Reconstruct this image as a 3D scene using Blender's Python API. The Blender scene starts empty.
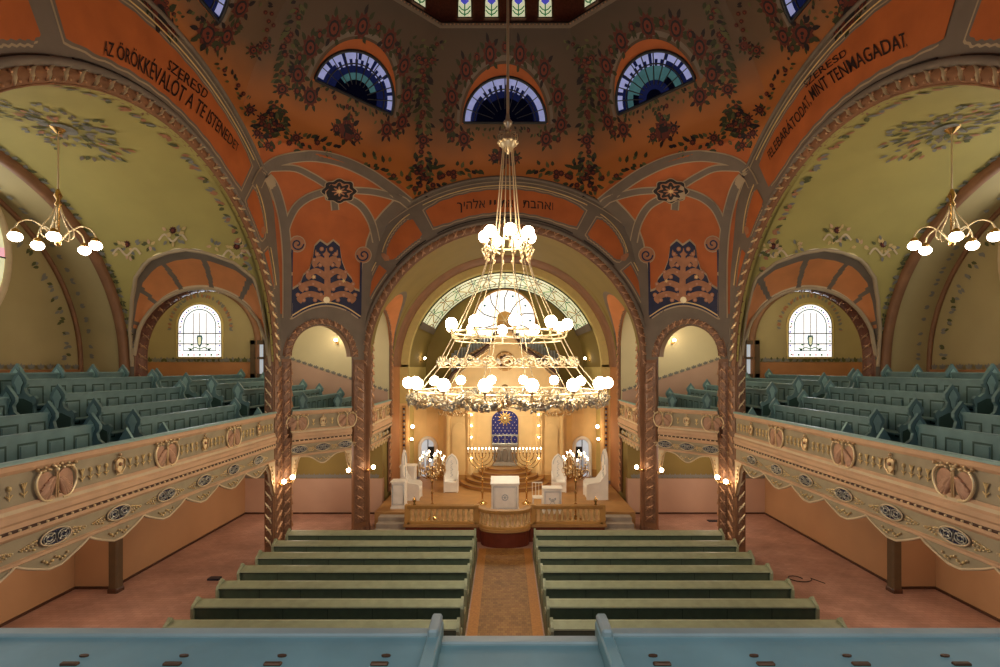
import bpy, math, random
from mathutils import Vector, Matrix
from mathutils.bvhtree import BVHTree
random.seed(7)
PI = math.pi
sc = bpy.context.scene
COL = sc.collection
F, CX, CY, EZ = 500.0, 505.0, 368.0, 6.0       # focal length in pixels, vanishing point, eye height

# ------------------------------------------------------------------ camera
cd = bpy.data.cameras.new('camera'); cam = bpy.data.objects.new('camera', cd); COL.objects.link(cam)
cam.location = (0, 0, EZ); cam.rotation_euler = (PI/2, 0, 0)
cd.sensor_width = 36; cd.lens = 18.0; cd.shift_x = -0.005; cd.shift_y = 0.0345
cd.clip_start = 0.05; cd.clip_end = 200
sc.camera = cam
sc.view_settings.view_transform = 'Standard'

def at(px, py, Y):
    return ((px-CX)*Y/F, Y, EZ-(py-CY)*Y/F)

# ------------------------------------------------------------------ materials
def lin(h):
    h = h.lstrip('#')
    c = [int(h[i:i+2], 16)/255 for i in (0, 2, 4)]
    return tuple((x/12.92 if x <= .04045 else ((x+.055)/1.055)**2.4) for x in c)
MATS = {}
def M(name, hexc, rough=.6, metal=0.0, var=.12, scale=5, emit=0, ecol=None, bump=0, bscale=30):
    m = bpy.data.materials.new(name); m.use_nodes = True
    nt = m.node_tree; b = nt.nodes['Principled BSDF']
    c = lin(hexc)
    b.inputs['Roughness'].default_value = rough; b.inputs['Metallic'].default_value = metal
    tc = nt.nodes.new('ShaderNodeTexCoord')
    if var > 0:
        no = nt.nodes.new('ShaderNodeTexNoise'); no.inputs['Scale'].default_value = scale; no.inputs['Detail'].default_value = 4
        nt.links.new(tc.outputs['Object'], no.inputs['Vector'])
        r = nt.nodes.new('ShaderNodeValToRGB')
        r.color_ramp.elements[0].position = .3; r.color_ramp.elements[1].position = .7
        r.color_ramp.elements[0].color = tuple(max(0, x*(1-var)) for x in c)+(1,)
        r.color_ramp.elements[1].color = tuple(min(1, x*(1+var)) for x in c)+(1,)
        nt.links.new(no.outputs['Fac'], r.inputs['Fac']); nt.links.new(r.outputs['Color'], b.inputs['Base Color'])
    else:
        b.inputs['Base Color'].default_value = c+(1,)
    if emit:
        b.inputs['Emission Color'].default_value = lin(ecol or hexc)+(1,); b.inputs['Emission Strength'].default_value = emit
    if bump:
        n2 = nt.nodes.new('ShaderNodeTexNoise'); n2.inputs['Scale'].default_value = bscale
        nt.links.new(tc.outputs['Object'], n2.inputs['Vector'])
        bp = nt.nodes.new('ShaderNodeBump'); bp.inputs['Strength'].default_value = bump
        nt.links.new(n2.outputs['Fac'], bp.inputs['Height']); nt.links.new(bp.outputs['Normal'], b.inputs['Normal'])
    MATS[name] = m
    return m
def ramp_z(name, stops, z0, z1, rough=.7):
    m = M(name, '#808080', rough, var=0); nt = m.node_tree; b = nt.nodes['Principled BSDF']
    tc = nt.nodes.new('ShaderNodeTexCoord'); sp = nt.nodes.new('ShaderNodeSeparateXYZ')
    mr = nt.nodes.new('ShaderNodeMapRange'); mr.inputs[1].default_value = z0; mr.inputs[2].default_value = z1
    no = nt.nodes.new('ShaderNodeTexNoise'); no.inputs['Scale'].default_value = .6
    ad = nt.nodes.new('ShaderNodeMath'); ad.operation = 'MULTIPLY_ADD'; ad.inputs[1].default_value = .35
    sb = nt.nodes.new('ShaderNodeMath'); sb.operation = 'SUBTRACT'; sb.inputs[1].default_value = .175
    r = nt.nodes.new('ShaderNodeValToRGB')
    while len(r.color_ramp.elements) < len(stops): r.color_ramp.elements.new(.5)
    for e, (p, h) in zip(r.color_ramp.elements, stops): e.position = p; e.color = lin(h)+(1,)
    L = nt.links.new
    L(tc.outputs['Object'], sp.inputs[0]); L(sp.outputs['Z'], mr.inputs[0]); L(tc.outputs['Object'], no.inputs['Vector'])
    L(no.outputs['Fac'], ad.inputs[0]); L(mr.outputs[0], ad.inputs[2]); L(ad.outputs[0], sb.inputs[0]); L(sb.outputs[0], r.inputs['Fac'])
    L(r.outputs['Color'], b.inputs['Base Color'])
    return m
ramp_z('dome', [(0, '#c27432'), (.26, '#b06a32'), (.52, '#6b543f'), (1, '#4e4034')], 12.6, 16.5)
M('orange', '#b8622d', .7, var=.12, scale=1.5)
M('coral', '#d48852', .7, var=.10, scale=1.5)
M('greyrib', '#786b5e', .7, var=.1, scale=2)
M('ribedge', '#b39e80', .7, var=0)
M('goldline', '#e2c58a', .45, .3, var=0)
M('darkline', '#241a16', .7, var=0)
M('lettering', '#2c1610', .7, var=0)
M('d_red', '#5e2418', .7, var=0); M('d_red2', '#74301f', .7, var=0); M('d_dark', '#1e1418', .7, var=0)
M('d_green', '#35381e', .7, var=0); M('d_green2', '#5a5a34', .7, var=0); M('d_grey', '#84817a', .7, var=0)
M('navy', '#1b2146', .6, var=.2); M('treegold', '#ad7654', .6, var=.15); M('pink', '#c08e76', .6, var=0)
M('olive', '#b0a25e', .75, var=.06, scale=.8); M('olive2', '#b09f72', .75, var=.06, scale=.8)
M('apseolive', '#8c7840', .75, var=.08, scale=.8); M('cream', '#d8c27c', .7, var=.05)
M('cornerwall', '#d6c9a0', .75, var=.05, scale=.8)
M('brownarch', '#8a6042', .55, var=.15, scale=2)
M('carved', '#84604a', .45, .15, var=.3, scale=14, bump=.5)
M('carvedred', '#6e4030', .45, .15, var=.3, scale=14, bump=.5)
M('gold', '#dcc096', .28, .85, var=.15, scale=10); M('palegold', '#ead6ac', .35, .55, var=.1)
M('copper', '#c09472', .4, .5, var=.2, scale=10)
M('dadoorange', '#b57c50', .7, var=.1, scale=1); M('pinkwall', '#c4a08a', .7, var=.07, scale=.7)
M('groundwall', '#b98d66', .7, var=.08, scale=.6); M('undercream', '#cbb083', .8, var=.05)
M('darkwood', '#4a2c1c', .5, var=.2, scale=8)
M('parapetpink', '#d2ab88', .55, var=.08, scale=3); M('parapetolive', '#a4967a', .6, var=.1, scale=3)
M('parapetlight', '#d9c3a0', .55, var=.08, scale=3)
M('teal', '#668688', .5, var=.12, scale=4); M('tealdark', '#2c4a43', .6, var=.1); M('teallight', '#90b2ae', .5, var=.1)
M('pewgreen', '#566450', .45, var=.12, scale=6); M('pewlight', '#9aa082', .4, var=.1, scale=6); M('pewdark', '#2f3a30', .6, var=.1)
M('deskblue', '#8fb2b0', .4, var=.15, scale=3); M('deskpale', '#a9b2a8', .4, var=.1)
M('hinge', '#6b4a34', .4, .6, var=.2)
M('white', '#f6f1ea', .5, var=.04); M('whitetrim', '#b9bcc2', .5, var=0)
M('ark', '#e8c488', .45, var=.06, scale=2); M('arkdark', '#c09050', .5, var=.1, scale=2)
M('silver', '#b8b6ac', .3, .8, var=.15, scale=10); M('pipe', '#aab6c4', .3, .6, var=.15)
M('curtain', '#1f226c', .7, var=.15, scale=10); M('stone', '#a39689', .6, var=.1, scale=5)
M('step', '#a4773e', .5, var=.1, scale=5); M('deck', '#b58752', .5, var=.1, scale=3)
M('redbase', '#6c2c1a', .45, var=.15, scale=5)
M('baluster', '#d2ae78', .45, var=.08); M('pinkrelief', '#b98f74', .5, .1, var=.15, scale=10); M('brass', '#cfa668', .25, .9, var=.1)
M('chaingold', '#e6d2ac', .3, .6, var=0)
M('leafmetal', '#d2c8b2', .5, .35, var=.3, scale=12)
M('globe', '#ffffff', .4, var=0, emit=42, ecol='#ffe8c6'); M('globe2', '#ffffff', .4, var=0, emit=26, ecol='#ffe8c8')
M('bulb', '#ffffff', .4, var=0, emit=30, ecol='#ffdfb2'); M('flame', '#ffffff', .4, var=0, emit=32, ecol='#ffe6c2')
M('candle', '#f4ead2', .5, var=0)
M('glasswhite', '#ffffff', .3, var=0, emit=1.15, ecol='#fffaf6'); M('glasslav', '#8890c8', .3, var=.2, scale=3, emit=.42, ecol='#a8b0e4')
M('glassblue', '#141a44', .2, var=.3, scale=3, emit=.05, ecol='#4858b0'); M('glassteal', '#3a6070', .2, var=.3, scale=3, emit=.16, ecol='#6aa6a8')
M('glassdark', '#06070f', .2, var=.2, emit=.012, ecol='#2a3480'); M('glasspale', '#e8eac0', .3, var=.1, emit=.55, ecol='#eeeec4')
M('glassgreen', '#3f7a50', .3, var=0, emit=.25, ecol='#4f9a62'); M('glasspink', '#e4b0bc', .3, var=0, emit=.7, ecol='#eeb4c2')
M('glassviolet', '#5050c0', .3, var=0, emit=.5, ecol='#5a5ad8'); M('glassdim', '#b9c4cc', .3, var=0, emit=.5, ecol='#c4ccd8')
M('lead', '#20242a', .5, var=0)
for q in ('glassdark', 'glassblue', 'glassteal', 'glasslav'):
    MATS[q].node_tree.nodes['Principled BSDF'].inputs['Specular IOR Level'].default_value = 0; MATS[q].node_tree.nodes['Principled BSDF'].inputs['Roughness'].default_value = .9; M('windowframe', '#5a4630', .5, var=.1)
M('plate', '#20263a', .4, .3, var=0); M('cable', '#151515', .5, var=0)
# tiled floor and the runner
def tile_mat(name, c1, c2, mortar, sx, rough, rowh=.25, bw=.5):
    m = M(name, c1, rough, var=0); nt = m.node_tree; b = nt.nodes['Principled BSDF']
    tc = nt.nodes.new('ShaderNodeTexCoord'); br = nt.nodes.new('ShaderNodeTexBrick')
    br.inputs['Scale'].default_value = sx; br.inputs['Color1'].default_value = lin(c1)+(1,); br.inputs['Color2'].default_value = lin(c2)+(1,)
    br.inputs['Mortar'].default_value = lin(mortar)+(1,); br.inputs['Mortar Size'].default_value = .012
    br.inputs['Row Height'].default_value = rowh; br.inputs['Brick Width'].default_value = bw
    no = nt.nodes.new('ShaderNodeTexNoise'); no.inputs['Scale'].default_value = 1.1; no.inputs['Detail'].default_value = 6
    mx = nt.nodes.new('ShaderNodeMixRGB'); mx.blend_type = 'OVERLAY'; mx.inputs[0].default_value = .55
    L = nt.links.new
    L(tc.outputs['Object'], br.inputs['Vector']); L(tc.outputs['Object'], no.inputs['Vector'])
    L(br.outputs['Color'], mx.inputs[1]); L(no.outputs['Fac'], mx.inputs[2]); L(mx.outputs[0], b.inputs['Base Color'])
    return m
tile_mat('floortile', '#b48c7e', '#a98072', '#94705f', 2.2, .42)
tile_mat('runner', '#a87a40', '#8e6032', '#684222', 5, .6, .5, .5)
M('runnerborder', '#b87a38', .6, var=.15, scale=20)

# ------------------------------------------------------------------ mesh builder
LOC = {}
class MB:
    def __init__(s): s.v = []; s.f = []; s.m = []; s.s = []; s.mats = []
    def mi(s, n):
        if n not in s.mats: s.mats.append(n)
        return s.mats.index(n)
    def add(s, vs, fs, mat, smooth=False):
        o = len(s.v); s.v += [tuple(p) for p in vs]
        k = s.mi(mat) if isinstance(mat, str) else None
        for i, f in enumerate(fs):
            s.f.append([o+j for j in f]); s.m.append(k if k is not None else s.mi(mat[i])); s.s.append(smooth)
        return s
    def poly(s, pts, mat): return s.add(pts, [list(range(len(pts)))], mat)
    def box(s, x0, x1, y0, y1, z0, z1, mat):
        v = [(x, y, z) for z in (z0, z1) for y in (y0, y1) for x in (x0, x1)]
        return s.add(v, [(0, 2, 3, 1), (4, 5, 7, 6), (0, 1, 5, 4), (2, 6, 7, 3), (0, 4, 6, 2), (1, 3, 7, 5)], mat)
    def bev(s, x0, x1, y0, y1, z0, z1, mat, b=.02):
        # box with bevelled vertical and top edges
        def ring(d, z): return [(x0+d, y0+b, z), (x0+b, y0+d, z), (x1-b, y0+d, z), (x1-d, y0+b, z), (x1-d, y1-b, z), (x1-b, y1-d, z), (x0+b, y1-d, z), (x0+d, y1-b, z)]
        rs = [ring(0, z0), ring(0, z1-b), ring(b*.7, z1)]
        v = [p for r in rs for p in r]; f = []
        for k in range(2):
            for i in range(8): f.append((k*8+i, k*8+(i+1) % 8, k*8+8+(i+1) % 8, k*8+8+i))
        f.append(tuple(range(7, -1, -1))); f.append(tuple(range(16, 24)))
        return s.add(v, f, mat)
    def grid(s, rows, mat, smooth=True, matfn=None, closed=False):
        n = len(rows[0]); v = [p for r in rows for p in r]; f = []; mm = []
        for i in range(len(rows)-1):
            for j in range(n if closed else n-1):
                k = (j+1) % n
                f.append((i*n+j, i*n+k, (i+1)*n+k, (i+1)*n+j)); mm.append(matfn(i, j) if matfn else mat)
        return s.add(v, f, mm, smooth)
    def tube(s, pts, r, mat, n=6, closed=False):
        pts = [Vector(p) for p in pts]; rows = []; N = len(pts); up = None
        for i, p in enumerate(pts):
            a = pts[i-1] if (i > 0 or closed) else p; b = pts[(i+1) % N] if (i < N-1 or closed) else p
            d = (b-a)
            d = d.normalized() if d.length > 1e-9 else Vector((0, 0, 1))
            if up is None: up = Vector((0, 0, 1)) if abs(d.z) < .9 else Vector((1, 0, 0))
            x = d.cross(up)
            if x.length < 1e-4: x = d.cross(Vector((0, 1, 0)))
            x.normalize(); y = x.cross(d).normalized(); up = y
            rr = r[i] if isinstance(r, (list, tuple)) else r
            rows.append([tuple(p+x*math.cos(2*PI*k/n)*rr+y*math.sin(2*PI*k/n)*rr) for k in range(n)])
        if closed: rows.append(rows[0])
        s.grid(rows, mat, True, closed=True)
        if not closed:
            s.add(rows[0], [list(range(n))[::-1]], mat); s.add(rows[-1], [list(range(n))], mat)
        return s
    def lathe(s, prof, c, mat, n=16):
        rows = [[(c[0]+r*math.cos(2*PI*k/n), c[1]+r*math.sin(2*PI*k/n), c[2]+z) for k in range(n)] for r, z in prof]
        s.grid(rows, mat, True, closed=True)
        s.add(rows[0], [list(range(n))[::-1]], mat); s.add(rows[-1], [list(range(n))], mat)
        return s
    def sphere(s, c, r, mat, n=14, sx=1, sy=1, sz=1):
        h = n//2
        rows = [[(c[0]+sx*r*math.sin(PI*i/h)*math.cos(2*PI*k/n), c[1]+sy*r*math.sin(PI*i/h)*math.sin(2*PI*k/n), c[2]-sz*r*math.cos(PI*i/h)) for k in range(n)] for i in range(h+1)]
        return s.grid(rows, mat, True, closed=True)
    def prism(s, poly, fn, d0, d1, mat, side=None):
        n = len(poly); v = [fn(a, b, d0) for a, b in poly]+[fn(a, b, d1) for a, b in poly]
        s.add(v, [list(range(n))[::-1], list(range(n, 2*n))], mat)
        return s.add(v, [(i, (i+1) % n, n+(i+1) % n, n+i) for i in range(n)], side or mat)
    def tri_ngon(s, pts, mat): return s.poly(pts, mat)
    def mirror(s):
        o = len(s.v); s.v += [(-x, y, z) for x, y, z in s.v]
        s.f += [[o+j for j in f[::-1]] for f in s.f]; s.m += s.m; s.s += s.s
        return s
    def xf(s, fn): s.v = [tuple(fn(*p)) for p in s.v]; return s
    def build(s, name, parent=None, label=None, cat=None, group=None, kind=None, loc=None, local=False):
        me = bpy.data.meshes.new(name); off = (0, 0, 0)
        if parent is not None and not local: off = LOC[parent.name]
        elif loc is not None and not local: off = loc
        me.from_pydata([(p[0]-off[0], p[1]-off[1], p[2]-off[2]) for p in s.v], [], s.f)
        for n in s.mats: me.materials.append(MATS[n])
        me.polygons.foreach_set('material_index', s.m); me.polygons.foreach_set('use_smooth', s.s)
        me.update()
        o = bpy.data.objects.new(name, me); COL.objects.link(o)
        if parent is not None: o.parent = parent; LOC[o.name] = LOC[parent.name]
        else:
            if loc is not None: o.location = loc
            LOC[o.name] = loc or (0, 0, 0)
        tag(o, label, cat, group, kind)
        return o
def tag(o, label=None, cat=None, group=None, kind=None):
    if label: o['label'] = label
    if cat: o['category'] = cat
    if group: o['group'] = group
    if kind: o['kind'] = kind
def thing(name, label, cat, loc=(0, 0, 0), group=None, rz=0):
    o = bpy.data.objects.new(name, None); COL.objects.link(o); o.location = loc; o.rotation_euler = (0, 0, rz)
    o.empty_display_size = .1
    LOC[o.name] = tuple(loc); tag(o, label, cat, group); return o
def dup(root, loc, label, rz=0, sx=None):
    r = root.copy(); COL.objects.link(r); r.location = loc; r.rotation_euler = (0, 0, rz); r['label'] = label
    if sx: r.scale = (sx, 1, 1)
    LOC[r.name] = tuple(loc)
    for ch in list(root.children):
        c = ch.copy(); COL.objects.link(c); c.parent = r
        for g in list(ch.children):
            d = g.copy(); COL.objects.link(d); d.parent = c
    return r
def struct(mb, name): return mb.build(name, kind='structure')
def arc(cx, cy, r, a0, a1, n): return [(cx+r*math.cos(a0+(a1-a0)*i/n), cy+r*math.sin(a0+(a1-a0)*i/n)) for i in range(n+1)]
def catmull(P, k=5):
    out = []
    for i in range(len(P)-1):
        p0 = P[max(i-1, 0)]; p1 = P[i]; p2 = P[i+1]; p3 = P[min(i+2, len(P)-1)]
        for j in range(k):
            t = j/k
            out.append(tuple(.5*(2*b+(c-a)*t+(2*a-5*b+4*c-d)*t*t+(3*b-a-3*c+d)*t**3) for a, b, c, d in zip(p0, p1, p2, p3)))
    out.append(tuple(P[-1])); return out
# ================================================================== the octagon: walls, arches, dome
C0, ZC, RO, RF, RS, SX, FY, BY = 10.6, 6.05, 7.0, 5.05, 5.2, 7.3, 18.5, 2.7
ZD, ZR = 13.5, 16.5                     # foot and top of the dome shell
RINGA = 4.85; RH = RINGA*math.tan(PI/8)
HF = [(0, 5.15), (6, 5.15), (8, 5.08), (9.65, 4.9), (10.6, 4.68), (11.25, 4.4), (11.66, 4.0), (12.15, 3.4), (99, 3.4)]
HS = [(0, 5.7), (6, 5.7), (9, 5.6), (10.2, 5.35), (11.0, 5.2), (11.66, 4.85), (12.1, 4.4), (12.45, 3.85), (12.69, 3.4), (99, 3.4)]
def half(Z, T):
    for (a, p), (c, q) in zip(T, T[1:]):
        if a <= Z <= c: return p+(q-p)*(Z-a)/(c-a)
    return T[-1][1]
def verts_at(Z):
    xb, yb = half(Z, HF), half(Z, HS)
    V = [(-xb, FY), (xb, FY), (SX, C0+yb), (SX, C0-yb), (xb, BY), (-xb, BY), (-SX, C0-yb), (-SX, C0+yb)]
    if Z > ZD:
        s = ((Z-ZD)/(ZR-ZD))**1.4
        W = [(-RH, C0+RINGA), (RH, C0+RINGA), (RINGA, C0+RH), (RINGA, C0-RH), (RH, C0-RINGA), (-RH, C0-RINGA), (-RINGA, C0-RH), (-RINGA, C0+RH)]
        V = [(a[0]*(1-s)+b[0]*s, a[1]*(1-s)+b[1]*s) for a, b in zip(V, W)]
    return V
def facept(k, a, Z):
    V = verts_at(Z); p, q = V[k], V[(k+1) % 8]
    return (p[0]+(q[0]-p[0])*a, p[1]+(q[1]-p[1])*a, Z)
def faceu(k, u, Z, off=0):
    V = verts_at(Z); p, q = V[k], V[(k+1) % 8]
    L = math.hypot(q[0]-p[0], q[1]-p[1]); e = ((q[0]-p[0])/L, (q[1]-p[1])/L)
    x, y = (p[0]+q[0])/2+e[0]*u, (p[1]+q[1])/2+e[1]*u
    n = (e[1], -e[0])                    # towards the centre
    if n[0]*(0-x)+n[1]*(C0-y) < 0: n = (-n[0], -n[1])
    return (x+n[0]*off, y+n[1]*off, Z-off*.3)
def annpt(k, r, th, off=0):              # arch face k (0 front, 2 right, 4 back, 6 left), th from vertical, + to the local right seen from inside
    u, z = r*math.sin(th), ZC+r*math.cos(th)
    if k == 0: return (u, FY-off, z)
    if k == 4: return (-u, BY+off, z)
    if k == 6: return (-SX+off, C0+u, z)
    return (SX-off, C0-u, z)
shell = MB()
RIN = {0: RF, 2: RS, 4: RF, 6: RS}; ROUT = {0: 7.0, 2: 7.45, 4: 7.0, 6: 7.45}
for k in (0, 2, 4, 6):
    T = HF if k in (0, 4) else HS; rows = [[] for _ in range(9)]
    for i in range(97):
        th = -PI/2+PI*i/96
        lo, hi = RIN[k], ROUT[k]
        for _ in range(30):
            md = (lo+hi)/2
            if md*abs(math.sin(th)) < half(ZC+md*math.cos(th), T) or abs(th) < .49: lo = md
            else: hi = md
        ro = lo
        for j in range(9): rows[j].append(annpt(k, RIN[k]+(ro-RIN[k])*j/8, th))
    shell.grid(rows, 'greyrib', False)
    # dome field over the arch
    rows = []
    for j in range(25):
        row = []
        for i in range(41):
            a = i/40; x = (2*a-1)*3.4; zl = ZC+math.sqrt(ROUT[k]**2-x*x); row.append(facept(k, a, zl+(ZR-zl)*j/24))
        rows.append(row)
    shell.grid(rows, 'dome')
DR = 1.08; DZ = 6.4; DL = math.hypot(2.15, 2.2); DC = {1: 1.67/DL, 7: 1-1.67/DL, 3: 1-1.67/DL, 5: 1.67/DL}
def zarc(a): return 12.15+.85*max(0, 1-(2*a-1)**2)**.55
for k in (1, 3, 5, 7):
    L0 = DL; ac = DC[k]
    # lower field, pierced by the narrow arch
    A = []; N = 40
    aj = [0, .3*(ac-DR/L0), .8*(ac-DR/L0)]+[ac+(DR/L0)*math.sin(-PI/2+PI*i/24) for i in range(25)]+[1-.8*(1-ac-DR/L0), 1-.3*(1-ac-DR/L0), 1]
    rows = []
    zb = []
    for a in aj:
        d = abs(a-ac)*L0
        zb.append(DZ+math.sqrt(max(0, DR*DR-d*d)) if d <= DR+1e-6 else DZ-.1)
    for j in range(33):
        rows.append([facept(k, a, z0+(12.15-z0)*j/32) for a, z0 in zip(aj, zb)])
    shell.grid(rows, 'orange', False, lambda i, j, r=rows: 'greyrib' if (r[i][j][2]+r[i+1][j+1][2])/2 < 7.85 else 'orange')
    rows = []
    for j in range(7):
        rows.append([facept(k, i/30, 12.15+(zarc(i/30)-12.15)*j/6) for i in range(31)])
    shell.grid(rows, 'orange', False)
    rows = []
    for j in range(25):
        row = []
        for i in range(31):
            zl = zarc(i/30); row.append(facept(k, i/30, zl+(ZR-zl)*j/24))
        rows.append(row)
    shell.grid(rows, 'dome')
struct(shell, 'ceiling')
BV = BVHTree.FromPolygons([Vector(p) for p in shell.v], shell.f)
def proj(px, py, off=.012, bv=None):
    d = Vector(((px-CX)/F, 1, (CY-py)/F)).normalized()
    h, n, i, t = (bv or BV).ray_cast(Vector((0, 0, EZ)), d)
    if h is None: return (d.x*30, d.y*30, EZ+d.z*30)
    if n.dot(d) > 0: n = -n
    p = h+n*off
    return (p.x, p.y, p.z)

# cornice, drum and cap of the dome
dr = MB()
def octring(a, z, y=C0):
    h = a*math.tan(PI/8)
    return [(-h, y+a, z), (h, y+a, z), (a, y+h, z), (a, y-h, z), (h, y-a, z), (-h, y-a, z), (-a, y-h, z), (-a, y+h, z)]
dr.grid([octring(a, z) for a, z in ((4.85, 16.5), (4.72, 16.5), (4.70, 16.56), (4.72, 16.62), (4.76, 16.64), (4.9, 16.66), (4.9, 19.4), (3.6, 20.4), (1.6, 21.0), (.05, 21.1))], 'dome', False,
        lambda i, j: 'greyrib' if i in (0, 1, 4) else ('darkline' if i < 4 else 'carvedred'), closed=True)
struct(dr, 'ceiling')
beads = MB()
for k in range(8):
    p, q = octring(4.71, 16.56)[k], octring(4.71, 16.56)[(k+1) % 8]
    for i in range(34):
        t = (i+.5)/34; c = tuple(p[j]+(q[j]-p[j])*t for j in range(3))
        beads.sphere((c[0], c[1]-.0, c[2]-.03), .028, 'copper', 6)
struct(beads, 'trim_1')

# ------------------------------------------------------------------ painted ornament
def flower(mb, mp, a, b, r, big=True):
    n = 20
    P = [mp(a+r*(1.0 if i % 2 else .74)*math.cos(2*PI*i/n), b+r*(1.0 if i % 2 else .74)*math.sin(2*PI*i/n), .012) for i in range(n)]
    mb.poly(P, 'd_red')
    m = 10
    mb.poly([mp(a+r*.6*math.cos(2*PI*i/m), b+r*.6*math.sin(2*PI*i/m), .016) for i in range(m)], 'd_dark')
    mb.poly([mp(a+r*.42*math.cos(2*PI*i/m), b+r*.42*math.sin(2*PI*i/m), .020) for i in range(m)], 'd_red2')
    if big: mb.poly([mp(a+r*.16*math.cos(2*PI*i/6), b+r*.16*math.sin(2*PI*i/6), .024) for i in range(6)], 'd_dark')
def leaf(mb, mp, a, b, ang, l, w, mat='d_green', off=.010):
    off += random.random()*.008
    c, s = math.cos(ang), math.sin(ang)
    mb.poly([mp(a+c*x*l-s*y*w, b+s*x*l+c*y*w, off) for x, y in ((0, 0), (.3, .5), (.65, .42), (1, 0), (.65, -.42), (.3, -.5))], mat)
def bloom(mb, mp, a, b, r, sgn=1):
    for i in range(7): leaf(mb, mp, a+r*.75*math.cos(i*.9), b+r*.75*math.sin(i*.9), i*.9+random.uniform(-.3, .3), r*.75, r*.4, random.choice(('d_green', 'd_green', 'd_dark')))
    flower(mb, mp, a, b, r)
def sprig(mb, mp, path, size, dens=1.0, flowers=.12, spread=1.0):
    P = catmull(path, 6); acc = 0
    for i in range(len(P)-1):
        (x0, y0), (x1, y1) = P[i], P[i+1]; L = math.hypot(x1-x0, y1-y0); ang = math.atan2(y1-y0, x1-x0)
        n = max(1, int(L/size*1.8*dens))
        for q in range(n):
            t = random.random(); x, y = x0+(x1-x0)*t, y0+(y1-y0)*t; sd = random.choice((-1, 1))
            o = random.random()*size*spread*.8
            x -= math.sin(ang)*o*sd; y += math.cos(ang)*o*sd
            if random.random() < flowers: flower(mb, mp, x, y, size*.55, False)
            else: leaf(mb, mp, x, y, ang+sd*random.uniform(.5, 1.2), size*random.uniform(.8, 1.3), size*.55, random.choice(('d_green', 'd_green2', 'd_green', 'd_dark')), .008+random.random()*.006)
def stroke(mb, mp, path, w, mat, off=.006, k=6, smooth=True):
    P = catmull(path, k) if smooth else path; L = []; R = []
    for i, p in enumerate(P):
        a = P[max(i-1, 0)]; b = P[min(i+1, len(P)-1)]; d = math.hypot(b[0]-a[0], b[1]-a[1]) or 1
        nx, ny = -(b[1]-a[1])/d, (b[0]-a[0])/d
        ww = (w[0]+(w[1]-w[0])*i/(len(P)-1)) if isinstance(w, tuple) else w
        L.append(mp(p[0]+nx*ww/2, p[1]+ny*ww/2, off)); R.append(mp(p[0]-nx*ww/2, p[1]-ny*ww/2, off))
    mb.grid([L, R], mat, False)
def front_uz(px, py):
    lo, hi = 9.0, 16.5
    for _ in range(40):
        mid = (lo+hi)/2; Y = facept(0, .5, mid)[1]
        if CY-F*(mid-EZ)/Y > py: lo = mid
        else: hi = mid
    return ((px-CX)*facept(0, .5, lo)[1]/F, lo)

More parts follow.
